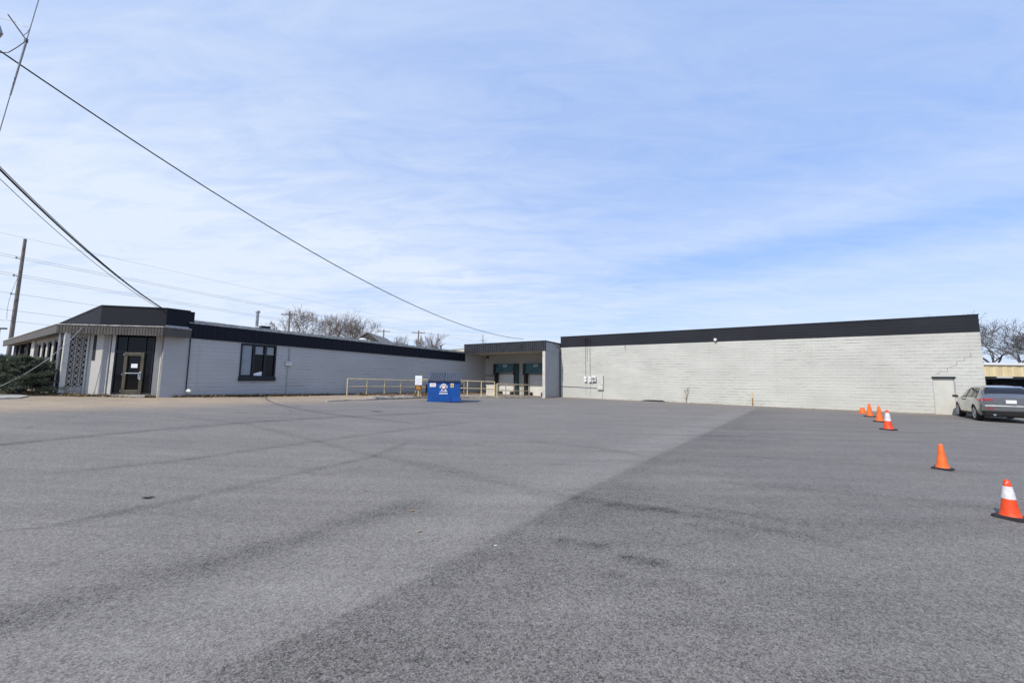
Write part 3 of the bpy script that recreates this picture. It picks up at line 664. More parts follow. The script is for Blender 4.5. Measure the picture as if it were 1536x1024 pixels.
    q = MB(); q.seg(pa[0], pa[1], .2, 3.7, (4.42, 4.79), 1); q.seg(pa[1], pa[2], .2, 3.7, (4.79, 4.79), 1); q.seg(pa[2], pa[3], .2, 3.45, 4.79, 1)
    q.build('parapet', 'parapet', r)
    q = MB(); q.seg((-24.5, -27.38), (-10.87, -27.38), .26, (4.422, 4.792), (4.47, 4.84), 1); q.seg((-10.87, -27.38), (-9.02, -25.53), .26, 4.792, 4.84, 1); q.seg((-9.02, -25.53), (-9.02, -24.6), .26, 4.792, 4.84, 1)
    q.build('coping', 'dark_coping', r)
    MB().seg((-9.05, -24.62), (-14, -24.62), .2, 3.9, 4.79, -1).build('parapet', 'parapet', r)
    # steel posts at the canopy corner
    for px_, py_ in ((-11.52, -28.40), (-11.78, -28.36)):
        MB().tube([(px_, py_, .6), (px_, py_, 3.50)], .05, 8).build('post', 'galv', r)
    # roof furniture
    vp = (-12.3, -20.1)
    u = MB().tube([vp+(4.0,), vp+(5.72,)], .085, 10).build('vent_pipe', 'galv', r)
    MB().lathe([(.0, 0), (.13, 0), (.15, .05), (.09, .14), (0, .15)], 14, vp+(5.70,)).build('cap', 'coping', u)
    MB().lathe([(.22, 0), (.20, .12), (.09, .2), (0, .2)], 14, vp+(4.60,)).build('flashing', 'coping', u)
    MB().box(-12.55, -12.2, -19.85, -19.3, 4.0, 4.88).build('roof_hatch', 'dark_frame', r)
    for bb, rr in ((-11.0, .36), (-10.6, .22)):
        MB().lathe([(rr*.5, -.6), (rr*.5, .25), (rr, .28), (rr, .40), (rr*.6, .5), (0, .53)], 16, (-13.8+(bb+11)*.8, bb, 4.45-(bb+11)*.4)).build('roof_vent', 'white_paint', r, smooth=True)
office()

# ------------------------------------------------------------------ railings, sign, kerb
def railing(name, label, pts, h=1.07, mid=.55):
    base = pts[0]; r = world_thing(name, label, 'railing', base)
    for p in pts: MB().tube([(p[0], p[1], p[2]-.05), (p[0], p[1], p[2]+h)], .034, 8).build('post', 'rail_yellow', r)
    MB().tube([(p[0], p[1], p[2]+h) for p in pts], .034, 8).build('top_rail', 'rail_yellow', r)
    MB().tube([(p[0], p[1], p[2]+h*.52) for p in pts], .029, 8).build('mid_rail', 'rail_yellow', r)
    return r
pts = []
for i in range(9):
    b = -16.05+i*1.55; x, y, _ = site(-8.35, b); pts.append((x, y, gz(x, y)+.04-.05*max(0, i-4)*.3))
railing('guard_railing', 'cream yellow two-bar pipe railing running close along the grey office wall', pts)
k1, k2, k3 = (-6.2, 26.1), (-3.1, 28.9), (-1.35, 30.2)
path = []
for i in range(6):
    t = i/5; x, y = k1[0]+(k3[0]-k1[0])*t, k1[1]+(k3[1]-k1[1])*t; path.append((x, y, gz(x, y)+.13))
railing('guard_railing', 'cream yellow pipe railing on the kerb right behind the blue dumpster', path, 1.15)
path = []
for i in range(5):
    t = i/4; x, y = -1.15+2.75*t, 30.35+3.6*t; path.append((x, y, gz(x, y)+.06-.02*i))
railing('guard_railing', 'cream yellow pipe railing in front of the white dock doors', path, 1.08)

def sign():
    x, y = -6.28, 25.85; z = gz(x, y)+.1
    r = world_thing('warning_sign', 'white notice board over a small orange board on the railing left of the dumpster', 'sign', (x, y, z))
    MB().tube([(x, y, z-.1), (x, y, z+1.0)], .035, 8).build('post', 'rail_yellow', r)
    w = MB().box(x-.23, x+.23, y-.06, y-.035, z+.80, z+1.42).build('board', 'paper', r)
    l = MB()
    for i in range(6): l.box(x-.17, x+.10+.06*(i % 3), y-.064, y-.061, z+.86+i*.07, z+.875+i*.07)
    l.build('lettering', 'grey_ink', w)
    w = MB().box(x-.22, x+.22, y-.07, y-.04, z+.45, z+.78).build('board', 'sign_brown', r)
    MB().box(x-.15, x+.13, y-.074, y-.071, z+.64, z+.71).box(x-.13, x+.16, y-.074, y-.071, z+.52, z+.60).build('lettering', 'sign_orange', w)
sign()

def kerb():
    pts = [(-9.6, 19.9), (-9.25, 20.6), (-7.7, 23.2), (-6.2, 25.9), (-3.2, 28.7), (-.9, 30.3), (2.2, 33.2)]
    m = MB()
    dense = []
    for p, q in zip(pts, pts[1:]):
        n = max(1, int(math.dist(p, q)/.7))
        for i in range(n): dense.append((p[0]+(q[0]-p[0])*i/n, p[1]+(q[1]-p[1])*i/n))
    rnd = random.Random(4)
    for i in range(0, len(dense)-1):
        p, q = dense[i], dense[i+1]; h = .12+rnd.uniform(-.03, .02); h2 = h
        if i < 4: h *= .5
        m.seg((p[0], p[1]), (p[0]+(q[0]-p[0])*1.0, p[1]+(q[1]-p[1])*1.0), .17+rnd.uniform(-.02, .02), gz(*p)-.1, gz(*p)+h)
    kind(m.build('kerb', 'kerb', None, bevel=.02), 'structure')
    for (x, y, a, lab) in ((-8.3, 24.6, R(35), 'pale concrete wheel stop lying by the railing, the one farther left'), (-7.35, 26.3, R(28), 'pale concrete wheel stop lying by the railing, nearer the sign post')):
        r = MB(); c, s = math.cos(a), math.sin(a); prof = []
        for t, h in ((-.75, .04), (-.55, .12), (0, .15), (.5, .13), (.75, .05)): prof.append((x+c*t, y+s*t, h))
        for p, q in zip(prof, prof[1:]):
            r.seg(p[:2], q[:2], .2, gz(x, y)-.03, (gz(x, y)+p[2], gz(x, y)+q[2]))
        tag(r.build('wheel_stop', 'concrete', None, bevel=.015), lab, 'wheel stop', 'wheel stops by the railing')
kerb()

def flakes(name, mat, spots, n, size, lift=.03, seed=1, flat=.5):
    """countless dry leaves as small bent quads"""
    rnd = random.Random(seed); m = MB()
    for _ in range(n):
        (p, q, w) = rnd.choice(spots); t = rnd.random(); d = rnd.gauss(0, w)
        L = math.dist(p, q) or 1; x = p[0]+(q[0]-p[0])*t-(q[1]-p[1])/L*d; y = p[1]+(q[1]-p[1])*t+(q[0]-p[0])/L*d
        z = gz(x, y)+rnd.uniform(.005, lift)*math.exp(-(d/w)**2*.5); s = size*rnd.uniform(.5, 1.2)
        a = rnd.uniform(0, 6.28); e = Euler((rnd.uniform(-flat, flat), rnd.uniform(-flat, flat), a)).to_matrix()
        P = [e @ Vector(v) for v in ((-s, -s*.5, 0), (0, -s*.6, s*.25), (s, 0, 0), (0, s*.6, s*.25))]
        m.add([(x+v.x, y+v.y, z+v.z) for v in P], [(0, 1, 2, 3)])
    o = m.build(name, mat); kind(o, 'stuff'); return o
def S2(a, b): return site(a, b)[:2]
flakes('leaf_litter', 'litter', [(S2(-8.75, -24), S2(-8.75, -17), .18), (S2(-8.75, -22.5), S2(-8.7, -18.5), .2), (S2(-8.75, -22.5), S2(-8.7, -18.5), .25), (S2(-8.95, -25), S2(-8.8, -17), .10), (S2(-9.0, -17), S2(-8.7, -4), .14), (S2(-8.2, -15.5), S2(-8.2, -8), .35), (S2(-6.8, -14), S2(-6.2, -9), .3), (S2(-8.5, -8), S2(-7.9, -2), .4)], 7500, .08, .10, 2)
flakes('straw_litter', 'straw', [(S2(-16, -29.6), S2(-11.6, -28.9), .3), (S2(-11.9, -28.9), S2(-10.3, -27.5), .18), (S2(-10.4, -27.4), S2(-8.9, -25.7), .08), (S2(-20, -29.9), S2(-14, -29.6), .3)], 3600, .055, .12, 5)

flakes('grit', 'litter', [(S2(.1, -.10), S2(23.5, -.10), .07), (S2(9, -.15), S2(13, -.15), .15), (S2(.2, -.5), S2(25, -.4), .35), (S2(0, -3.0), S2(-.1, -.2), .10)], 1500, .03, .04, 12)
def dirt_strip():
    m = MB()
    A = [(-8.98, b) for b in np.arange(-24.6, .5, .8)]
    rnd = random.Random(8)
    vs = []; n = len(A)
    for i, (a, b) in enumerate(A):
        w = (.25+rnd.uniform(-.08, .1)) if b < -15.5 else (1.3+.5*math.sin(b)+rnd.uniform(-.15, .2))
        for k, f in enumerate((0, .4, .8, 1)):
            x, y, _ = site(a+w*f, b); vs.append((x, y, gz(x, y)+(.07, .06+rnd.uniform(-.02, .03), .04, -.03)[k]))
    fs = [(i*4+k, i*4+k+1, (i+1)*4+k+1, (i+1)*4+k) for i in range(n-1) for k in range(3)]
    m.add(vs, fs); kind(m.build('soil_strip', M['soil'], None, smooth='all'), 'structure')
M['soil'] = plain('soil', (.13, .10, .07), .95, 0, .45, 7)
dirt_strip()
def pad():
    m = MB(); P = [(-19.4, 14.0), (-19.2, 15.0), (-20.0, 15.9), (-22.0, 16.6), (-30, 19), (-32, 12)]
    m.prism(P, [gz(*p)-.2 for p in P], [gz(*p)+.05 for p in P]); kind(m.build('pavement', 'concrete'), 'structure')
pad()
# lump of patched asphalt by the warehouse wall
def lump():
    m = MB(); rnd = random.Random(3); n = 18; cx, cy = 11.25, 30.45; vs = [(cx, cy, gz(cx, cy)+.12)]
    for k in range(n):
        a = 2*math.pi*k/n; ex, ey = 1.2*math.cos(a)*rnd.uniform(.8, 1.1), .32*math.sin(a)*rnd.uniform(.8, 1.1)
        x, y = cx+ex*Ux+ey*Vx, cy+ex*Uy+ey*Vy; vs.append((x, y, gz(x, y)-.02)); 
    for k in range(n):
        a = 2*math.pi*k/n; ex, ey = .7*math.cos(a), .18*math.sin(a); x, y = cx+ex*Ux+ey*Vx, cy+ex*Uy+ey*Vy; vs.append((x, y, gz(x, y)+.09+rnd.uniform(-.03, .03)))
    m.add(vs, [(1+k, 1+(k+1) % n, 1+n+(k+1) % n, 1+n+k) for k in range(n)]+[(1+n+k, 1+n+(k+1) % n, 0) for k in range(n)])
    tag(m.build('asphalt_lump', 'rubber', None, smooth='all'), 'low dark lump of tar heaped at the foot of the white wall', 'tar lump')
lump()

# ------------------------------------------------------------------ dumpster
def dumpster():
    x, y = -4.09, 23.25; z = gz(x, y)-.02; W = .965; D = 1.65
    r = thing('dumpster', 'blue steel dumpster with ribbed dark plastic lids standing on the asphalt', 'dumpster', (x, y, z), R(7))
    zf, zk = 1.30, 1.62
    m = MB()
    m.hexa([(-W, -.02, .06), (W, -.02, .06), (W, D, .06), (-W, D, .06), (-W, 0, zf), (W, 0, zf), (W, D, zk), (-W, D, zk)])
    m.box(-W-.03, W+.03, -.03, .05, zf-.10, zf+.01).box(-W-.045, -W-.001, .05, D, .12, .2).box(W+.001, W+.045, .05, D, .12, .2)
    m.box(-W-.02, W+.02, -.035, -.021, .04, .14)
    m.box(-.9, -.7, .1, D-.1, 0, .058).box(.7, .9, .1, D-.1, 0, .058)
    b = m.build('body', 'bin_blue', r, bevel=.012)
    for sgn in (-1, 1):
        x0 = sgn*(W+.002); x1 = sgn*(W+.17)
        p = MB().box(min(x0, x1), max(x0, x1), .25, 1.25, .70, .76).box(min(x0, x1), max(x0, x1), .25, 1.25, .96, 1.02).box(min(x1-sgn*.03, x1), max(x1-sgn*.03, x1), .25, 1.25, .58, 1.06)
        p.build('fork_pocket', 'black', r)
    # two lids, ribbed, sloping up to the back
    zl = 1.86
    for x0, x1 in ((-W-.02, -.012), (.012, W+.02)):
        l = MB(); l.hexa([(x0, -.09, zf+.02), (x1, -.09, zf+.02), (x1+ (-.04 if x1 > 0 else 0), D, zl-.04), (x0+(.09 if x0 < -.5 else 0), D, zl-.04), (x0, -.09, zf+.055), (x1, -.09, zf+.055), (x1+(-.04 if x1 > 0 else 0), D, zl), (x0+(.09 if x0 < -.5 else 0), D, zl)])
        l.hexa([(x0, -.115, zf-.045), (x1, -.115, zf-.045), (x1, -.091, zf-.045), (x0, -.091, zf-.045), (x0, -.115, zf+.06), (x1, -.115, zf+.06), (x1, -.091, zf+.06), (x0, -.091, zf+.06)])
        n = 7
        for i in range(n):
            xa = x0+.05+(x1-x0-.1)*(i+.18)/n; xb = x0+.05+(x1-x0-.1)*(i+.82)/n; sh = .05*(1 if x0 < 0 else -.3)
            l.hexa([(xa, .02, zf+.083), (xb, .02, zf+.083), (xb+sh, D-.12, zl-.041), (xa+sh, D-.12, zl-.041), (xa+.02, .06, zf+.145), (xb-.02, .06, zf+.145), (xb-.02+sh, D-.16, zl+.005), (xa+.02+sh, D-.16, zl+.005)])
        l.build('lid', 'lid', r, bevel=.01)
    # side gussets that carry the lids at the back
    for sgn in (-1, 1):
        MB().prism([(sgn*W-.01, .0), (sgn*W+.01, .0), (sgn*W+.01, D), (sgn*W-.01, D)], [zf-.1, zf-.1, zk-.1, zk-.1], [zf+.015, zf+.015, zl-.05, zl-.05]).build('side_plate', 'bin_blue', r)
    MB().box(-W, W, D-.03, D, zk, zl-.05).build('back_plate', 'bin_blue', r)
    # stickers on the front
    yf = -.035
    s = MB().box(-.86, -.50, yf, yf+.04, .94, 1.17).build('sticker', 'paper', r)
    MB().box(-.78, -.56, yf-.004, yf-.001, 1.06, 1.12).box(-.80, -.54, yf-.004, yf-.001, 1.00, 1.03).build('lettering', 'sticker_pink', s)
    s = MB().box(.38, .57, yf, yf+.04, .91, 1.15).build('sticker', 'sticker_yellow', r)
    MB().box(.43, .52, yf-.004, yf-.001, .97, 1.08).build('mark', 'rust', s)
    # round emblem with a ribbon and two lines of lettering
    m = MB(); cx, cz = -.03, .93
    def arc(m, r0, r1, a0, a1, y0, y1, n=14):
        for k in range(n):
            t0 = a0+(a1-a0)*k/n; t1 = a0+(a1-a0)*(k+1)/n
            m.hexa([(cx+r0*math.cos(t0), y0, cz+r0*math.sin(t0)), (cx+r1*math.cos(t0), y0, cz+r1*math.sin(t0)), (cx+r1*math.cos(t0), y1, cz+r1*math.sin(t0)), (cx+r0*math.cos(t0), y1, cz+r0*math.sin(t0)),
                    (cx+r0*math.cos(t1), y0, cz+r0*math.sin(t1)), (cx+r1*math.cos(t1), y0, cz+r1*math.sin(t1)), (cx+r1*math.cos(t1), y1, cz+r1*math.sin(t1)), (cx+r0*math.cos(t1), y1, cz+r0*math.sin(t1))])
    arc(m, .145, .205, R(-20), R(200), yf-.012, yf+.03)
    m.box(cx-.14, cx-.06, yf-.012, yf+.03, cz-.19, cz-.13).box(cx+.06, cx+.15, yf-.012, yf+.03, cz-.19, cz-.13)
    m.prism([(cx-.23, yf-.012), (cx-.15, yf-.012), (cx-.15, yf+.03), (cx-.23, yf+.03)], [cz-.06]*4, [cz+.07, cz+.10, cz+.10, cz+.07]).prism([(cx+.15, yf-.012), (cx+.23, yf-.012), (cx+.23, yf+.03), (cx+.15, yf+.03)], [cz-.06]*4, [cz+.10, cz+.07, cz+.07, cz+.10])
    e = m.build('emblem', 'paper', r)
    m = MB(); arc(m, .0, .115, 0, 2*math.pi, yf-.010, yf+.03, 20); m.build('emblem_disc', 'sticker_pink', e)
    m = MB(); arc(m, .0, .06, 0, 2*math.pi, yf-.013, yf-.011, 16); m.build('emblem_disc', 'paper', e)
    m = MB().prism([(cx-.23, yf-.004), (cx+.21, yf-.004), (cx+.21, yf+.03), (cx-.23, yf+.03)], [.655, .655, .655, .655], [.68, .715, .715, .68])
    for i in range(10):
        if i in (3, 7): pass
        x0 = -.28+.05*i; m.box(x0, x0+.036, yf-.004, yf+.03, .50+.004*(i % 3), .575+.008*(i % 2))
    m.build('lettering', 'paper', r)
dumpster()

# ------------------------------------------------------------------ cones
def cone(label, x, y, h, rz, mat, collar, squash=1., scuff=False):
    z = gz(x, y); k = h/.45
    if h > .6: br, cr = .20, .135
    else: br, cr = .128*k, .083*k
    r = thing('traffic_cone', label, 'traffic cone', (x, y, z), rz, 'orange traffic cones on the asphalt')
    m = MB(); e = br; c_ = e*.72
    poly = [(-e, -c_), (-c_, -e), (c_, -e), (e, -c_), (e, c_), (c_, e), (-c_, e), (-e, c_)]
    m.prism(poly, .002, .028*k**.5); m.prism([(p[0]*.93, p[1]*.93) for p in poly], .0281*k**.5, .036*k**.5)
    m.build('base', 'rubber', r, bevel=.006)
    tr = cr*.30; zb = .034*k**.5
    def rad(t): return cr+(tr-cr)*t
    prof = [(cr*1.12, zb), (cr*1.03, zb+.02), (rad(.06), zb+.035)]+[(rad(t), zb+(h-zb)*t) for t in (.2, .4, .6, .8, .95)]+[(tr*.93, h-.006), (tr*.7, h), (tr*.62, h-.02), (.0, h-.03)]
    MB().lathe(prof, 28).build('body', mat, r, smooth=True)
    for t0, t1 in collar:
        MB().lathe([(rad(t0)+.0005, zb+(h-zb)*t0), (rad(t0)+.0035, zb+(h-zb)*t0+.002), (rad(t1)+.0035, zb+(h-zb)*t1-.002), (rad(t1)+.0005, zb+(h-zb)*t1)], 28).build('collar', 'reflective', r, smooth=True)
    if scuff:
        m = MB(); t_ = (.88, .91, .94, .955, .94, .92); az = (-184, -176, -166, -156, -150, -146)
        pts = [((rad(t)+.002)*math.cos(R(a)), (rad(t)+.002)*math.sin(R(a)), zb+(h-zb)*t) for t, a in zip(t_, az)]
        m.tube(pts, .0028, 5).build('scuff', 'reflective', r)
    return r
cone('red-orange cone with a wide white collar, nearest and largest in the row', 6.06, 4.78, .455, R(22), 'cone_red', [(.47, .82)], scuff=True)
pl_ = cone('faded plain orange cone, second nearest, alone in front of the car', 8.36, 7.55, .48, R(30), 'cone_orange', [])
cone('tall cone with a white upper half and red-orange skirt, in the far cluster', 13.72, 14.05, .71, R(18), 'cone_red', [(.42, .60), (.62, .86)])
for x, y, s, rz, lab in ((16.25, 17.0, 1.45, 40, 'plain orange cone just left of the white-collared cone in the far cluster'), (18.35, 19.7, 1.40, 10, 'plain orange cone between the short stub and the second far cone')):
    c = copy_tree(pl_); c.location = (x, y, gz(x, y)); c.rotation_euler = (0, 0, R(rz)); c.scale = (s*1.05, s*1.05, s); c['label'] = lab
def stub():
    x, y = 19.9, 21.8; z = gz(x, y)
    r = thing('traffic_cone', 'short blunt orange cone stub, farthest left of the row by the white wall', 'traffic cone', (x, y, z), 0, 'orange traffic cones on the asphalt')
    MB().box(-.19, .19, -.19, .19, .002, .025).build('base', 'cone_orange', r, bevel=.01)
    MB().lathe([(.16, .0251), (.145, .12), (.115, .24), (.09, .31), (.05, .335), (0, .34)], 20).build('body', 'cone_orange', r, smooth=True)
stub()

# ------------------------------------------------------------------ car
def car():
    hd = R(39.0); x0, y0 = 22.75, 18.75    # left rear wheel contact
    fx, fy = math.sin(hd), math.cos(hd); rx, ry = fy, -fx
    cx, cy = x0+rx*.83+fx*1.45, y0+ry*.83+fy*1.45; z = gz(cx, cy)+.01
    # local: +x forward, +y left
    r = thing('parked_car', 'silver grey crossover car with its tail to the camera beside the white wall', 'car', (cx, cy, z), math.atan2(fy, fx))
    #      x,     zb,  wB,  zS,   wS,  zT,   wT
    T = np.array([[-2.36, .42, .82, .98, .88, 1.13, .80],
                  [-2.30, .34, .88, 1.02, .92, 1.20, .80],
                  [-2.15, .27, .91, 1.05, .94, 1.30, .75],
                  [-1.80, .23, .93, 1.06, .955, 1.55, .68],
                  [-1.35, .22, .93, 1.06, .965, 1.645, .66],
                  [-.60, .22, .93, 1.04, .965, 1.69, .66],
                  [.10, .22, .93, 1.02, .965, 1.67, .65],
                  [.60, .22, .93, 1.01, .96, 1.58, .64],
                  [1.05, .22, .93, 1.00, .955, 1.34, .68],
                  [1.40, .22, .93, .99, .95, 1.12, .74],
                  [1.90, .23, .92, .93, .93, 1.02, .70],
                  [2.25, .25, .87, .84, .87, .90, .62],
                  [2.42, .30, .78, .72, .76, .76, .52],
                  [2.48, .36, .66, .60, .64, .64, .45]])
    def par(x):
        i = int(np.clip(np.searchsorted(T[:, 0], x)-1, 0, len(T)-2)); t = (x-T[i, 0])/(T[i+1, 0]-T[i, 0])
        p0, p1, p2, p3 = T[max(i-1, 0)], T[i], T[i+1], T[min(i+2, len(T)-1)]
        lin = p1+(p2-p1)*t; cub = .5*(2*p1+(p2-p0)*t+(2*p0-5*p1+4*p2-p3)*t*t+(3*p1-p0-3*p2+p3)*t**3)
        return lin*.4+cub*.6
    def sect(x):
        _, zb, wB, zS, wS, zT, wT = par(x)
        return [(0, zb), (wB*.75, zb), (wB*.95, zb+.05), (wB, zb+.16), (wS*.995, (zb+zS)*.5), (wS*1.01, zS-.13), (wS*.99, zS-.03), (wS*.955, zS), (wS*.95+(wT-wS*.95)*.35, zS+(zT-zS)*.38), (wS*.95+(wT-wS*.95)*.75, zS+(zT-zS)*.76), (wT*.96, zT-(zT-zS)*.08-.01), (wT*.72, zT-.004), (wT*.35, zT+.012), (0, zT+.016)]
    NS = len(sect(0))
    def S(x, t):
        s = sect(x); i = int(min(max(math.floor(t), 0), NS-2)); f = t-i; return (x, s[i][0]+(s[i+1][0]-s[i][0])*f, s[i][1]+(s[i+1][1]-s[i][1])*f)
    xs = np.concatenate([[-2.36, -2.33], np.linspace(-2.3, 2.42, 60), [2.45, 2.48]])
    vs = []; fs = []; per = 2*NS-2
    for x in xs:
        s = sect(x); ring = [(x, p[0], p[1]) for p in s]+[(x, -p[0], p[1]) for p in s[-2:0:-1]]; vs += ring
    for i in range(len(xs)-1):
        for k in range(per):
            k2 = (k+1) % per; fs.append((i*per+k, i*per+k2, (i+1)*per+k2, (i+1)*per+k))
    fs += [tuple(range(per-1, -1, -1)), tuple(range((len(xs)-1)*per, len(xs)*per))]
    m = MB(); m.add(vs, fs); body = m.build('body', 'car_paint', r, smooth='all')
    # wheel arches cut with a boolean, then baked
    cm = MB()
    for wx in (-1.45, 1.45):
        cm.tube([(wx, -1.3, .37), (wx, -.62, .37)], .425, 32); cm.tube([(wx, .62, .37), (wx, 1.3, .37)], .425, 32)
    cut = cm.build('cutter', 'car_trim', r)
    bm_ = body.modifiers.new('cut', 'BOOLEAN'); bm_.object = cut; bm_.operation = 'DIFFERENCE'; bm_.solver = 'EXACT'
    bpy.context.view_layer.update(); dg = bpy.context.evaluated_depsgraph_get()
    new = bpy.data.meshes.new_from_object(body.evaluated_get(dg)); body.modifiers.clear(); body.data = new
    try: new.set_sharp_from_angle(angle=R(38))
    except Exception: pass
    bpy.data.objects.remove(cut)
    def patch(name, mat, grid, parent=r, off=.008):   # grid[i][j] points on the surface, lifted along the normal, with thickness
        g = [[Vector(p) for p in row] for row in grid]; ni, nj = len(g), len(g[0]); vs = []
        for i in range(ni):
            for j in range(nj):
                du = g[min(i+1, ni-1)][j]-g[max(i-1, 0)][j]; dv = g[i][min(j+1, nj-1)]-g[i][max(j-1, 0)][j] if False else g[i][min(j+1, nj-1)]-g[i][max(j-1, 0)]
                n = du.cross(dv); n.normalize(); c = Vector((0, 0, .8)); 
                if n.dot(g[i][j]-c) < 0: n = -n
                vs.append((g[i][j], n))
        V = [p+n*off for p, n in vs]+[p-n*.004 for p, n in vs]; k = ni*nj; F_ = []
        for i in range(ni-1):
            for j in range(nj-1):
                a, b, c, d = i*nj+j, (i+1)*nj+j, (i+1)*nj+j+1, i*nj+j+1; F_ += [(a, b, c, d), (k+d, k+c, k+b, k+a)]
        bd = [(i, 0) for i in range(ni)]+[(ni-1, j) for j in range(1, nj)]+[(i, nj-1) for i in range(ni-2, -1, -1)]+[(0, j) for j in range(nj-2, 0, -1)]
        ids = [i*nj+j for i, j in bd]
        for a, b in zip(ids, ids[1:]+ids[:1]): F_.append((b, a, k+a, k+b))
        mm = MB(); mm.add(V, F_); return mm.build(name, mat, parent, smooth='all')
    def mir(g, s): return [[(p[0], p[1]*s, p[2]) for p in row] for row in g]
    for s in (1, -1):
        for xa, xb, ta, tb in ((-1.66, -1.12, .25, .6), (-1.06, -.22, .0, .0), (-.14, .98, .0, .45)):
            rows = []
            for i in range(9):
                x = xa+(xb-xa)*i/8; f = i/8
                top = 9.72
                if xa < -1.5: top = 7.5+(9.7-7.5)*min(1, .35+f*1.1)
                if xb > .5: top = 9.7-(2.2*max(0, (f-.35)/.65))
                rows.append([S(x, 7.25+(top-7.25)*j/6) for j in range(7)])
            patch('window', 'car_glass', mir(rows, s))
        patch('tail_light', 'tail_red', mir([[S(-2.33+(i/6)*.46, 5.75+j*.42*(1-.30*i/6)) for j in range(5)] for i in range(7)], s), off=.014)
        patch('door_seam', 'car_trim', mir([[S(-.18+.012*i, 3.2+.5*j) for j in range(9)] for i in range(2)], s), off=.002)
        patch('door_seam', 'car_trim', mir([[S(.98+.012*i, 3.2+.5*j) for j in range(9)] for i in range(2)], s), off=.002)
        patch('sill_trim', 'car_trim', mir([[S(-1.0+.25*i, 2.0+.33*j) for j in range(4)] for i in range(8)], s), off=.010)
        for xh in (-.95, .1):
            MB().box(xh, xh+.2, s*.955-.02, s*.955+.022, .93, .955).build('door_handle', 'car_paint', r, bevel=.008)
        mi = MB().hexa([(.93, s*.96, 1.03), (1.15, s*.96, 1.03), (1.12, s*1.17, 1.05), (.97, s*1.17, 1.05), (.94, s*.98, 1.17), (1.14, s*.98, 1.15), (1.10, s*1.16, 1.16), (.98, s*1.17, 1.18)])
        if s < 0:
            mi.f = [f[::-1] for f in mi.f]
        mi.build('wing_mirror', 'car_trim', r, bevel=.02)
        for wx in (-1.45, 1.45):
            yy = s*.83; rot = Euler((R(-90*s), 0, 0)).to_matrix()
            ty = MB().lathe([(.24, -.13), (.33, -.13), (.362, -.10), (.37, -.04), (.37, .06), (.36, .105), (.33, .125), (.255, .12), (.24, .09)], 32, (wx, yy, .37), rot, False).build('wheel', 'tyre', r, smooth=True)
            rm = MB().lathe([(.258, .118), (.245, .130), (.222, .10), (.222, .06)], 32, (wx, yy, .37), rot, False)
            for k in range(5):
                for dlt in (-.13, .13):
                    a = 2*math.pi*k/5+.3+dlt; a2 = 2*math.pi*k/5+.3+dlt*.4
                    p, q = Vector((.235*math.cos(a), .235*math.sin(a), .10)), Vector((.04*math.cos(a2), .04*math.sin(a2), .095)); p, q = rot @ p, rot @ q
                    rm.tube([(wx+p.x, yy+p.y, .37+p.z), (wx+q.x, yy+q.y, .37+q.z)], .020, 6)
            rm.lathe([(.06, .08), (.055, .115), (.0, .12)], 12, (wx, yy, .37), rot); rm.build('rim', 'alloy', ty)
            MB().lathe([(.0, .02), (.225, .02), (.225, .045), (0, .05)], 24, (wx, yy, .37), rot).build('brake_disc', 'car_trim', ty)
        MB().tube([(-2.40, s*.52, .36), (-2.25, s*.52, .36)], .05, 12).build('exhaust', 'chrome', r)
    # tailgate: rear window on the sloping upper surface
    rows = [[S(-2.12+(i/6)*.42, 10.05+(13-10.05)*j/8) for j in range(9)]+[(lambda p: (p[0], -p[1], p[2]))(S(-2.12+(i/6)*.42, 13-(13-10.05)*j/8)) for j in range(1, 9)] for i in range(7)]
    patch('rear_window', 'car_glass', rows, off=.010)
    MB().hexa([(-1.72, -.60, 1.58), (-1.40, -.60, 1.63), (-1.40, .60, 1.63), (-1.72, .60, 1.58), (-1.75, -.58, 1.60), (-1.40, -.58, 1.665), (-1.40, .58, 1.665), (-1.75, .58, 1.60)]).build('spoiler', 'car_paint', r, bevel=.01)
    bk = -2.36
    MB().hexa([(bk-.075, -.82, .52), (bk+.04, -.90, .52), (bk+.04, .90, .52), (bk-.075, .82, .52), (bk-.085, -.80, .785), (bk+.03, -.88, .80), (bk+.03, .88, .80), (bk-.085, .80, .785)]).build('bumper', 'car_paint', r, bevel=.03)
    MB().hexa([(bk-.02, -.76, .30), (bk+.08, -.86, .30), (bk+.08, .86, .30), (bk-.02, .76, .30), (bk-.070, -.82, .515), (bk+.04, -.90, .515), (bk+.04, .90, .515), (bk-.070, .82, .515)]).build('bumper_trim', 'car_trim', r, bevel=.01)
    MB().box(bk-.088, bk-.06, -.70, .70, .79, .815).build('chrome_strip', 'chrome', r)
    for s in (1, -1):
        y0_, y1_ = sorted((s*.54, s*.78)); MB().box(bk-.100, bk-.070, y0_, y1_, .62, .665).build('reflector', 'tail_red', r)
        y0_, y1_ = sorted((s*.52, s*.83)); MB().hexa([(bk-.03, y0_, 1.0), (bk-.03, y1_, .985), (bk+.05, y1_, .985), (bk+.05, y0_, 1.0), (bk-.02, y0_, 1.075), (bk-.02, y1_, 1.11), (bk+.05, y1_, 1.11), (bk+.05, y0_, 1.075)]).build('tail_light', 'tail_red', r, bevel=.01)
    pm = MB().box(bk-.028, bk-.002, -.155, .155, .89, 1.04).build('number_plate', 'plate', r)
    # dark script badge right of the plate
    MB().tube([(bk-.012, -.50, .96), (bk-.012, -.52, .92), (bk-.012, -.55, .93)], .010, 5).tube([(bk-.012, -.575, .93), (bk-.012, -.60, .96), (bk-.012, -.62, .92)], .010, 5).tube([(bk-.012, -.64, .92), (bk-.012, -.66, .96), (bk-.012, -.69, .93)], .010, 5).build('badge', 'car_trim', r)
    MB().box(bk+.30, 2.2, -.60, .60, .24, .30).build('underbody', 'car_trim', r)
car()

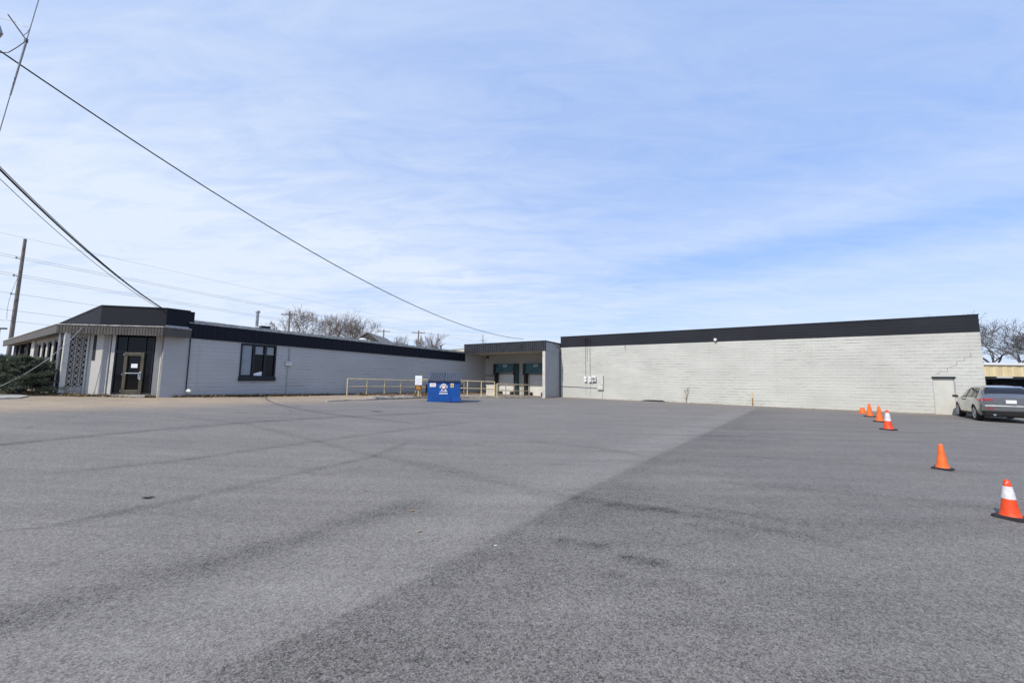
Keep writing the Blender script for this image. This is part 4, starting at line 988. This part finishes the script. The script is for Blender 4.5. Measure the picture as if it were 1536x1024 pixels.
# ------------------------------------------------------------------ neighbouring shed on the right
def shed():
    x0, x1, y = 57.9, 84., 47.; r = world_thing('tan_shed', 'tan ribbed metal shed with a dark open bay behind the parked car', 'building', (70, 47, -.4))
    MB().ribs((x0, y), (x1, y), 2.42, 3.86, 1.15, .05).build('wall_panel', 'tan_metal', r)
    MB().box(x0-.1, x1, y-.22, y-.06, 3.84, 4.12).build('gutter', 'white_paint', r)
    MB().prism([(x0-.1, y-.05), (x1, y-.05), (x1, y+14), (x0-.1, y+14)], [4.0, 4.0, 4.6, 4.6], [4.14, 4.14, 4.75, 4.75]).build('roof', 'galv', r)
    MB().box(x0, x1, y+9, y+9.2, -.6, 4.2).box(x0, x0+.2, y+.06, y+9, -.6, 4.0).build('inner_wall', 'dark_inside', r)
    for x in (x0+.3, x0+8, x0+16, x0+24): MB().box(x, x+.25, y-.02, y+.2, -.6, 2.41).build('post', 'black', r)
    MB().box(x0+.5, x1, y+.1, y+.2, 2.1, 2.40).build('header', 'black', r)
    l = MB().box(x0+1.9, x0+3.7, y-.14, y+.05, 2.26, 2.38).build('bay_lamp', 'white_paint', r)
    # stored dark pallets and drums inside
    MB().box(x0+5, x0+8.4, y+3, y+5, -.5, 1.7).box(x0+9, x0+13, y+4, y+6, -.5, 1.3).build('stored_goods', 'navy_metal', r)
shed()

# ------------------------------------------------------------------ bare trees
def bare_tree(label, x, y, h, spread, seed, mats=('bark', 'twig'), trunk=.28, lean=(0, 0), fork=.28, r_t=.017):
    rnd = random.Random(seed); z0 = gz(x, y)-.1
    r = world_thing('bare_tree', label, 'tree', (x, y, z0), 'bare winter trees behind the buildings')
    big = MB(); fine = MB()
    def grow(p, d, L, rad, lev):
        n = 3 if lev < 4 else 2; pts = [p]; rs = [rad]; q = p.copy(); dd = d.copy()
        for i in range(n):
            dd = (dd+Vector((rnd.gauss(0, .12), rnd.gauss(0, .12), rnd.gauss(.03, .08)))).normalized(); q = q+dd*(L/n); pts.append(q.copy()); rs.append(max(r_t*.7, rad*(1-.35*(i+1)/n)))
        (big if lev < 3 else fine).tube(pts, rs, 7 if lev < 2 else (4 if lev < 4 else 3), caps=lev < 1)
        if lev >= 6: return
        k = {0: 5, 1: 4, 2: 3, 3: 3, 4: 3, 5: 3}[lev]
        for i in range(k):
            t = rnd.uniform(.55, 1) if i else 1; pi = pts[0].lerp(pts[-1], t) if i else pts[-1]
            if lev and i: pi = pts[max(1, min(n, round(t*n)))]
            ax = Vector((rnd.gauss(0, 1), rnd.gauss(0, 1), rnd.gauss(0, .4))); ax = (ax-dd*ax.dot(dd)).normalized()
            an = rnd.uniform(.35, .85)*(1.0 if lev else .9)
            nd = (dd*math.cos(an)+ax*math.sin(an)*spread+Vector((0, 0, .10))).normalized()
            grow(pi, nd, L*rnd.uniform(.62, .82), max(r_t*.7, rs[-1]*rnd.uniform(.55, .75)), lev+1)
    grow(Vector((x, y, z0)), Vector((lean[0], lean[1], 1)).normalized(), h*fork, trunk, 0)
    # scale so the top reaches h
    zs = sorted(v[2] for v in fine.v); top = zs[int(len(zs)*.985)]; k = h/(top-z0)
    for mb in (big, fine): mb.v = [(x+(v[0]-x)*k, y+(v[1]-y)*k, z0+(v[2]-z0)*k) for v in mb.v]
    big.build('trunk', mats[0], r, smooth='all'); fine.build('crown', mats[1], r)
bare_tree('bare spreading tree behind the office roof, left and largest of three', -39.0, 70, 13.0, 1.1, 11, trunk=.36, r_t=.024)
bare_tree('bare tree behind the office roof, middle of three with thin crown', -34.6, 72, 12.6, .95, 23, fork=.3)
bare_tree('bare tree beside the grey gable, right of the three behind the office', -31.0, 74, 12.6, 1.0, 31, r_t=.02)
bare_tree('small faint bare tree far behind, just right of the gabled house', -33.2, 108, 12.2, .30, 47, r_t=.022)
bare_tree('small faint bare tree far behind, right of the two distant poles', -23.9, 112, 13.4, .42, 53, r_t=.022)
bare_tree('dense dark bare tree rising beside the right end of the warehouse', 79.0, 62, 12.4, 1.2, 5, ('dark_bark', 'dark_twig'), .24)
bare_tree('dark leaning bare tree over the tan shed at the right edge', 88.0, 64, 11.6, 1.15, 17, ('dark_bark', 'dark_twig'), .25, (-.28, 0))

# ------------------------------------------------------------------ house, cream building, poles
def house():
    x, y = -30.6, 80; r = world_thing('gabled_house', 'grey gable-roofed house peeping above the office roof', 'house', (x, y, .7))
    hw = 3.75; ze, zr = 8.2, 10.9
    MB().prism([(x-hw, y), (x+hw, y), (x+hw, y+12), (x-hw, y+12)], .3, ze).build('wall', 'cedar', r)
    MB().add([(x-hw, y, ze), (x+hw, y, ze), (x, y, zr), (x-hw, y+12, ze), (x+hw, y+12, ze), (x, y+12, zr)], [(0, 1, 2), (5, 4, 3)]).build('gable', 'cedar', r)
    m = MB(); e = .35; dz = e*(zr-ze)/hw
    m.hexa([(x-hw-e, y-.3, ze-dz), (x, y-.3, zr), (x, y+12.3, zr), (x-hw-e, y+12.3, ze-dz), (x-hw-e, y-.3, ze-dz+.16), (x, y-.3, zr+.16), (x, y+12.3, zr+.16), (x-hw-e, y+12.3, ze-dz+.16)])
    m.hexa([(x, y-.3, zr), (x+hw+e, y-.3, ze-dz), (x+hw+e, y+12.3, ze-dz), (x, y+12.3, zr), (x, y-.3, zr+.16), (x+hw+e, y-.3, ze-dz+.16), (x+hw+e, y+12.3, ze-dz+.16), (x, y+12.3, zr+.16)])
    m.build('roof', 'shingle', r)
    MB().hexa([(x-hw-e, y-.36, ze-dz+.02), (x-.1, y-.36, zr+.02), (x-.1, y-.305, zr+.02), (x-hw-e, y-.305, ze-dz+.02), (x-hw-e, y-.36, ze-dz+.2), (x-.1, y-.36, zr+.2), (x-.1, y-.305, zr+.2), (x-hw-e, y-.305, ze-dz+.2)]).build('barge_board', 'off_white', r)
house()
def creambox():
    r = world_thing('cream_building', 'cream flat-roofed building showing above the office beside the dock roof', 'building', (-6, 60, 0))
    MB().prism([(-11.3, 60), (2, 57.), (2, 75), (-11.3, 75)], -.3, [5.85, 6.75, 6.75, 5.85]).build('wall', 'cream', r)
    MB().prism([(-11.4, 59.9), (2.1, 56.9), (2.1, 57.1), (-11.4, 60.1)], [5.86, 6.76, 6.76, 5.86], [5.98, 6.88, 6.88, 5.98]).build('coping', 'off_white', r)
    MB().tube([(-10.9, 58.2, 0), (-10.9, 58.2, 6.6)], .11, 8).build('vent_pipe', 'black', r)
creambox()

def utility_pole(label, x, y, h, rad=.13, arm=1.6, lean=(0, 0)):
    z = gz(x, y)-.3; r = world_thing('utility_pole', label, 'utility pole', (x, y, z), 'wooden utility poles in the distance' if y > 40 else None)
    def at(t): return (x+lean[0]*t*h, y+lean[1]*t*h, z+(h)*t)
    MB().tube([at(0), at(.5), at(1)], [rad*1.2, rad*1.05, rad*.8], 10).build('pole', 'pole_wood', r)
    return r, at
for lab, x, y, h in (('wooden pole with a wide crossarm in front of the bare trees', -44.4, 75, 14.0), ('short wooden pole with a tilted crossarm right of the gabled house', -32.3, 95, 13.2), ('wooden pole with a crossarm between the two small far trees', -22.8, 92, 12.6)):
    r, at = utility_pole(lab, x, y, h, .17)
    MB().box(x-1.6, x+1.6, y-.2, y-.05, z1 := gz(x, y)+h-1.0, z1+.18).build('crossarm', 'pole_wood', r)
    for k in (-1.4, -.7, .7, 1.4): MB().tube([(x+k, y-.12, z1+.18), (x+k, y-.12, z1+.42)], .06, 6).build('insulator', 'grey_ink', r)
r, at = utility_pole('thin far pole standing behind the loading dock roof', -8.1, 105, 13.6, .12)
MB().box(-9.0, -6.9, 104.8, 104.9, 12.0, 12.12).build('crossarm', 'galv', r)
MB().tube([(-8.1, 104.8, 12.1), (-7.0, 104.8, 10.7)], .05, 5).build('brace', 'galv', r)
# big roadside pole on the left with standoff insulators
r, at = utility_pole('tall bare wooden pole leaning right, carrying the wires at the left edge', -39.75, 30, 12.05, .115, lean=(.006, 0))
LV = [.995, .865, .745, .62, .50, .43]
for t in LV[1:4]:
    p = at(t); MB().tube([(p[0]-.1, p[1], p[2]), (p[0]-.55, p[1], p[2]+.02)], .03, 6).tube([(p[0]-.5, p[1], p[2]-.02), (p[0]-.5, p[1], p[2]+.14)], .05, 6).build('insulator', 'far_wire', r)
MB().tube([(at(t)[0]+.35*math.sin(t*9), at(t)[1]-.2, at(t)[2]) for t in np.linspace(.45, .86, 14)], .012, 5).build('drop_wire', 'far_wire', r)

def wire(label, A, B, sag, rad, mat='wire', n=40, t0=0., t1=1., cat='cable', group=None, name='overhead_cable'):
    A = Vector(A); B = Vector(B); pts = []
    for i in range(n+1):
        t = t0+(t1-t0)*i/n; p = A.lerp(B, t) if 0 <= t <= 1 else A+(B-A)*t; p.z -= 4*sag*t*(1-t); pts.append(p)
    m = MB().tube(pts, rad, 6); return tag(m.build(name, mat, None, smooth='all'), label, cat, group)
wire('thick black cable sagging across the sky down to the dock roof', (-14, 7, 10.5), (1.03, 34.5, 5.2), 1.80, .020, t0=-.45, n=70)
for k, (dz, dx, sg, rd, lab) in enumerate(((0, 0, .56, .030, 'thickest black service cable dropping to the dark corner parapet'), (.10, -.05, .50, .013, 'thin black wire just above the thick service cable at left'), (-.15, -.13, .60, .010, 'thin wire hanging lowest beside the thick service cable'))):
    wire(lab, (-14+dx, 7, 9.42+dz), (-17.13+dx, 18.43, 4.83), sg, rd, 'wire', t0=-.5, n=40, group='service cables to the corner parapet')
far = (20.0-3, 123.)
names = ['topmost faint wire from the leaning pole', 'second wire level on the leaning pole', 'third wire level on the leaning pole, at the middle standoff', 'fourth wire level on the leaning pole, at the lowest standoff', 'fifth faint wire level on the leaning pole', 'lowest faint wire level on the leaning pole']
for i, t in enumerate(LV):
    p = at(t); o = -.5 if 1 <= i <= 3 else .15
    for j, dz in enumerate((.05, -.06) if i in (1, 2) else (0,)):
        A = Vector((p[0]+o, p[1], p[2]+.1+dz*1.6)); dirv = Vector((Vx, Vy, 0)); B = A+dirv*105; B.z = A.z-.6+dz
        wire(names[i]+(', upper strand' if j == 0 and i in (1, 2) else ', lower strand' if j else ''), A, B, 1.1, .010 if i else .007, 'far_wire', 60, -.30, 1, group='wires on the leaning roadside pole', cat='wire')
for lab, A, B in (('faint wire strung between the distant poles, upper', (-44.4, 75, 14.1), (-32.3, 95, 13.3)), ('faint wire strung right from the far crossarm poles', (-32.3, 95, 13.2), (-22.8, 92, 12.5)), ('faint wire from the far pole towards the dock roof', (-22.8, 92, 12.6), (-8.1, 105, 13.3))):
    wire(lab, A, B, .3, .014, 'far_wire', 12, cat='wire', group='wires between the distant poles')

# guy wire with fittings, and the lamp head that reaches in at the top left
def guy():
    A = Vector((-12.915, 9, 7.685)); B = Vector((-12.413, 9, 11.287)); d = (B-A)
    r = world_thing('guy_wire', 'slanting steel guy wire with a clamp and thin jumper wires, top left corner', 'guy wire', tuple(A))
    MB().tube([A-d*.6, B+d*.4], .010, 6).build('strand', 'steel_wire', r)
    MB().tube([A+d*.26, A+d*.69], [.016, .022], 8).build('insulator_rod', 'steel_wire', r)
    p = A+d*.68
    MB().box(p.x-.04, p.x+.02, p.y-.025, p.y+.025, p.z-.06, p.z+.05).build('clamp', 'black', r, bevel=.01)
    MB().tube([p, p+Vector((-.12, 0, .15)), p+Vector((-.43, -.1, .62))], .014, 6).build('jumper', 'wire', r)
    q = A+d*.78
    MB().tube([q, q+Vector((-.2, 0, .05)), q+Vector((-.42, 0, .16)), q+Vector((-.9, 0, .28))], .006, 5).build('jumper', 'steel_wire', r)
    MB().tube([q, q+Vector((-.06, 0, -.14)), q+Vector((-.17, 0, -.24))], .006, 5).build('jumper', 'steel_wire', r)
    MB().tube([p, p+Vector((-.2, 0, -.18)), p+Vector((-.42, 0, -.34)), p+Vector((-.9, 0, -.36))], .009, 5).build('jumper', 'wire', r)
guy()
def lamphead():
    x, y, z = -11.98, 8, 9.45; r = thing('floodlight', 'grey floodlight head poking in at the top left edge', 'lamp', (x, y, z), R(-20))
    MB().hexa([(-.20, -.14, -.10), (.20, -.10, -.10), (.20, .10, -.10), (-.20, .14, -.10), (-.16, -.09, .10), (.12, -.06, .12), (.12, .06, .12), (-.16, .09, .10)]).build('housing', 'galv', r, bevel=.01)
    MB().box(-.16, .16, -.09, .09, -.115, -.101).build('lens', 'coping', r)
    MB().tube([(-.1, 0, .1), (-.6, 0, .2), (-1.4, 0, .1)], .03, 8).build('arm', 'galv', r)
lamphead()
def streetlamp():
    x, y = -57.0, 42; z = gz(x, y); r = world_thing('street_lamp', 'thin distant street lamp with a flat T-shaped head at the left edge', 'street lamp', (x, y, z))
    MB().tube([(x, y, z), (x, y, 6.5)], [.09, .06], 8).build('pole', 'galv', r)
    MB().box(x-.9, x+.7, y-.12, y+.12, 6.5, 6.66).build('lamp_head', 'black', r)
streetlamp()
def hose():
    # slack cable from the canopy edge down to the ground in front of the shrubs
    a = Vector(site(-10.75, -27.9, 3.72)); b = Vector((-21.2, 15.45, gz(-21.2, 15.45)+.12)); pts = []
    for i in range(31):
        t = i/30; p = a.lerp(b, t); p.z -= .50*4*t*(1-t)*(1-t*.4); pts.append(p)
    tag(MB().tube(pts, .013, 6).build('slack_cable', 'grey_pipe', None, smooth='all'), 'slack grey cable slanting from the canopy edge down past the shrubs', 'cable')
hose()

# ------------------------------------------------------------------ shrubs, weed, post, leaves
def shrub(label, x, y, rx, ry, h, seed, n=9000):
    rnd = random.Random(seed); z = gz(x, y); r = world_thing('juniper_shrub', label, 'shrub', (x, y, z), 'juniper shrubs by the office corner')
    st = MB()
    for k in range(9):
        a = 2*math.pi*k/9; st.tube([(x, y, z-.1), (x+rx*.3*math.cos(a), y+ry*.3*math.sin(a), z+h*.4), (x+rx*.6*math.cos(a), y+ry*.6*math.sin(a), z+h*.6)], [.05, .035, .015], 5)
    st.build('stem', 'dark_bark', r)
    m = MB(); tufts = []
    for _ in range(230):      # layered horizontal fans
        a = rnd.uniform(0, 6.28); hh = rnd.random()**.85; rad = (1-.62*hh**1.5)*rnd.uniform(.70, 1.05)
        tufts.append((x+rx*rad*math.cos(a), y+ry*rad*math.sin(a), z+.12+hh*h*.86, a))
    for tx, ty, tz, a in tufts:
        up = rnd.uniform(.05, .4)
        for _ in range(n//230):
            t = rnd.random(); d = rnd.gauss(0, .15)*(1.15-t*.7); L = .75*(t-.55)
            px = tx+math.cos(a)*L-math.sin(a)*d; py = ty+math.sin(a)*L+math.cos(a)*d; pz = tz+rnd.gauss(0, .03)+up*.35*t-abs(d)*.3
            aa = a+rnd.gauss(0, .5)+(d*2.2); el = rnd.gauss(up, .28); s = rnd.uniform(.07, .15); w = s*.13
            dv = Vector((math.cos(aa)*math.cos(el), math.sin(aa)*math.cos(el), math.sin(el)))*s; sd = dv.cross(Vector((rnd.gauss(0, .5), rnd.gauss(0, .5), 1))).normalized()*w; P = Vector((px, py, pz))
            m.add([P-sd, P+dv*.5-sd*.9, P+dv, P+dv*.5+sd*.9], [(0, 1, 2, 3)])
    m.build('foliage', 'juniper', r)
shrub('broad layered green juniper bush right beside the canopy posts', -21.45, 16.75, 1.40, .95, 1.72, 3, 46000)
shrub('darker juniper bush behind the broad one, cut by the left edge', -24.4, 18.0, 1.5, 1.0, 1.60, 9, 34000)
def weed():
    x, y, _ = site(10.5, -.12); z = gz(x, y); r = world_thing('weed_sapling', 'leafless weed stalk growing at the foot of the white wall', 'weed', (x, y, z))
    m = MB(); m.tube([(x, y, z-.05), (x+.03, y, z+.5), (x-.1, y, z+.95)], [.016, .012, .006], 5).tube([(x+.03, y, z+.4), (x+.2, y-.03, z+.8), (x+.3, y-.03, z+1.22)], [.013, .010, .005], 5)
    m.tube([(x+.02, y, z+.2), (x-.16, y, z+.5)], [.009, .004], 5).tube([(x+.2, y-.03, z+.8), (x+.12, y-.03, z+1.1)], [.008, .004], 5)
    m.build('stem', 'stem', r)
    rnd = random.Random(2); f = MB()
    for _ in range(26):
        t = rnd.random(); p = Vector((x+rnd.uniform(-.15, .3)*t, y-.02, z+.25+t*.95)); s = .05; e = Euler((rnd.uniform(-1, 1), rnd.uniform(-1, 1), rnd.uniform(0, 6))).to_matrix()
        f.add([p+e @ Vector(v) for v in ((-s, -s*.4, 0), (s, -s*.4, 0), (s, s*.4, 0), (-s, s*.4, 0))], [(0, 1, 2, 3)])
    f.build('leaves', 'dry_leaf', r)
weed()
def pipepost():
    x, y, _ = site(14.8, -.12); z = gz(x, y); r = world_thing('rusty_pipe', 'short rusty yellow pipe post against the white wall', 'pipe', (x, y, z))
    MB().tube([(x, y, z-.1), (x, y, z+.95)], .032, 8).build('shaft', 'rust', r); MB().tube([(x, y, z+.55), (x, y, z+.93)], .034, 8).build('paint_band', 'rail_yellow', r)
pipepost()
def leaf(label, x, y, s, rz, mat):
    z = gz(x, y)+.006; m = MB(); L = [(-1, 0), (-.5, -.4), (.1, -.5), (.6, -.25), (1, 0), (.55, .3), (0, .45), (-.5, .3)]
    c, sn = math.cos(rz), math.sin(rz); vs = [(x, y, z+s*.10)]
    for i, (a, b) in enumerate(L): vs.append((x+s*(a*c-b*sn), y+s*(a*sn+b*c), z+s*(.34 if i % 2 else .12)*abs(b)*1.6+s*.1*(a*a)))
    m.add(vs, [(0, 1+i, 1+(i+1) % 8) for i in range(8)])
    o = m.build('fallen_leaf', mat); md = o.modifiers.new('thick', 'SOLIDIFY'); md.thickness = .002
    tag(o, label, 'leaf', 'stray leaves on the asphalt')
leaf('dark curled strip of bark lying alone at the left of the lot', -4.58, 4.97, .07, .4, 'rubber')
leaf('pale brown leaf on the asphalt, farther of the two near the middle', -1.18, 4.74, .035, .2, 'dry_leaf')
leaf('pale brown leaf on the asphalt, nearer of the two near the middle', -.94, 4.13, .030, .9, 'dry_leaf')
leaf('tiny white paper scrap on the dark side of the paving seam', -.14, 3.82, .016, .1, 'paper')

# cream louvred box on the dock apron
def dockbox():
    x, y = -1.75, 34.8; z = gz(x, y)-.02
    r = thing('utility_cabinet', 'cream louvred cabinet standing behind the railing left of the dock doors', 'cabinet', (x, y, z), -ANG)
    MB().box(-.42, .42, -.35, .35, .06, .92).build('case', 'cream', r, bevel=.015)
    m = MB()
    for i in range(6): m.box(-.34, .34, -.375, -.352, .2+i*.09, .235+i*.09)
    m.build('louvre', 'off_white', r)
    MB().box(-.46, .46, -.39, .39, .921, .965).build('top', 'white_paint', r)
    MB().box(-.5, .5, -.45, .45, -.1, .058).build('plinth', 'concrete', r)
dockbox()

# ------------------------------------------------------------------ sky, sun, camera
SUN_EL, SX, SY = R(42), -.625, -.78
w = bpy.data.worlds.new('World'); scene.world = w; w.use_nodes = True; nt = w.node_tree; N = NT(nt)
bg = nt.nodes['Background']; bg.inputs['Strength'].default_value = .15
sky = N.n('ShaderNodeTexSky', sky_type='NISHITA'); sky.sun_disc = False; sky.sun_elevation = SUN_EL; sky.sun_rotation = math.atan2(SX, SY)
sky.altitude = 200; sky.air_density = 1.0; sky.dust_density = 1.2; sky.ozone_density = 1.6
gen = N.n('ShaderNodeTexCoord').outputs['Generated']
sp = N.n('ShaderNodeSeparateXYZ'); N.l(gen, sp.inputs[0])
zc = N.math('ADD', N.math('MAXIMUM', sp.outputs[2], 0.), .10)
cb = N.n('ShaderNodeCombineXYZ'); N.l(N.math('DIVIDE', sp.outputs[0], zc), cb.inputs[0]); N.l(N.math('DIVIDE', sp.outputs[1], zc), cb.inputs[1])
P = cb.outputs[0]
c1 = N.noise(N.mapping(P, (.34, 1.15, 1), (0, 0, R(24)), (3.1, 1.7, 0)), .8, 6, .58, .5)
c2 = N.noise(N.mapping(P, (.8, 2.6, 1), (0, 0, R(14)), (9.1, 4.7, 0)), 1.1, 7, .6, .7)
c3 = N.noise(N.mapping(P, (.25, .25, 1), (0, 0, 0), (1.1, 8.7, 0)), 1., 3, .5)
# thin veil heavier to the west (left) and low down
west = N.ramp(sp.outputs[0], -.75, .75, .30, -.16)
low = N.ramp(sp.outputs[2], .0, .42, .20, 0.)
cv = N.math('ADD', N.math('ADD', N.math('MULTIPLY', c1, .95), N.math('MULTIPLY', c2, .45)), N.math('ADD', N.math('MULTIPLY', c3, .35), N.math('ADD', west, low)))
fine = N.math('MULTIPLY', N.math('SUBTRACT', N.noise(N.mapping(P, (1.1, 3.2, 1), (0, 0, R(34)), (2.7, 5.1, 0)), 2.0, 8, .66, .9), .5), .85)
mask = N.ramp(N.math('ADD', cv, fine), .50, 1.28, 0., .95)
# long cirrus bands on the right, lying across the view
sc_ = N.n('ShaderNodeSeparateXYZ'); N.l(P, sc_.inputs[0])
warp = N.math('MULTIPLY', N.math('SUBTRACT', N.noise(N.mapping(P, (.7, .7, 1)), 1., 6, .66), .5), .8)
q = N.math('ADD', N.math('ADD', N.math('MULTIPLY', sc_.outputs[0], .66), N.math('MULTIPLY', sc_.outputs[1], .75)), warp)
tt = N.math('SUBTRACT', N.math('MULTIPLY', sc_.outputs[0], .75), N.math('MULTIPLY', sc_.outputs[1], .66))
cr = N.n('ShaderNodeValToRGB'); el = cr.color_ramp.elements
for i, (p_, v_) in enumerate(((.0, .30), (.34, .22), (.44, .20), (.49, .34), (.53, .48), (.565, .38), (.60, .10), (.645, .12), (.70, .34), (.77, .62), (.86, .55), (1., .7))):
    e_ = el[i] if i < 2 else el.new(p_)
    e_.position = p_; e_.color = (v_, v_, v_, 1)
N.l(N.math('DIVIDE', q, 4.), cr.inputs[0])
wgt = N.math('MULTIPLY', N.ramp(tt, -2.1, -.5), .85)
bandm = N.math('ADD', N.math('MULTIPLY', cr.outputs[0], .95), N.math('MULTIPLY', fine, .45))
mask = N.math('ADD', N.math('MULTIPLY', mask, N.math('SUBTRACT', 1., wgt)), N.math('MULTIPLY', bandm, wgt), True)
skc = N.mix(1., sky.outputs[0], (.72, .84, .94), 'MULTIPLY')
skc = N.mix(.70, skc, (1.85, 2.92, 5.6))
skc = N.mix(mask, skc, (4.15, 4.62, 5.35))
N.l(skc, bg.inputs['Color'])

sd = bpy.data.lights.new('sun', 'SUN'); sd.energy = 3.2; sd.angle = R(.6); sd.color = (1, .93, .83)
so = bpy.data.objects.new('sun', sd); C.objects.link(so)
h = math.hypot(SX, SY); v = Vector((-SX/h*math.cos(SUN_EL), -SY/h*math.cos(SUN_EL), -math.sin(SUN_EL))); so.rotation_euler = v.to_track_quat('-Z', 'Y').to_euler(); so.location = (-30, -20, 40)

cam = bpy.data.cameras.new('camera'); co = bpy.data.objects.new('camera', cam); C.objects.link(co); scene.camera = co
f = 570.; th = math.atan(55.5/f); rho = .0097
F_ = Vector((0, math.cos(th), math.sin(th))); U0 = Vector((0, -math.sin(th), math.cos(th))); R0 = Vector((1, 0, 0))
Rv = R0*math.cos(rho)+U0*math.sin(rho); Uv = U0*math.cos(rho)-R0*math.sin(rho)
mw = Matrix((Rv, Uv, -F_)).transposed().to_4x4(); mw.translation = Vector((0, 0, 1.6)); co.matrix_world = mw
cam.sensor_width = 36; cam.lens = f/1536*36; cam.clip_start = .05; cam.clip_end = 6000
scene.view_settings.view_transform = 'Standard'; scene.view_settings.look = 'None'; scene.view_settings.gamma = 1; scene.view_settings.exposure = .35
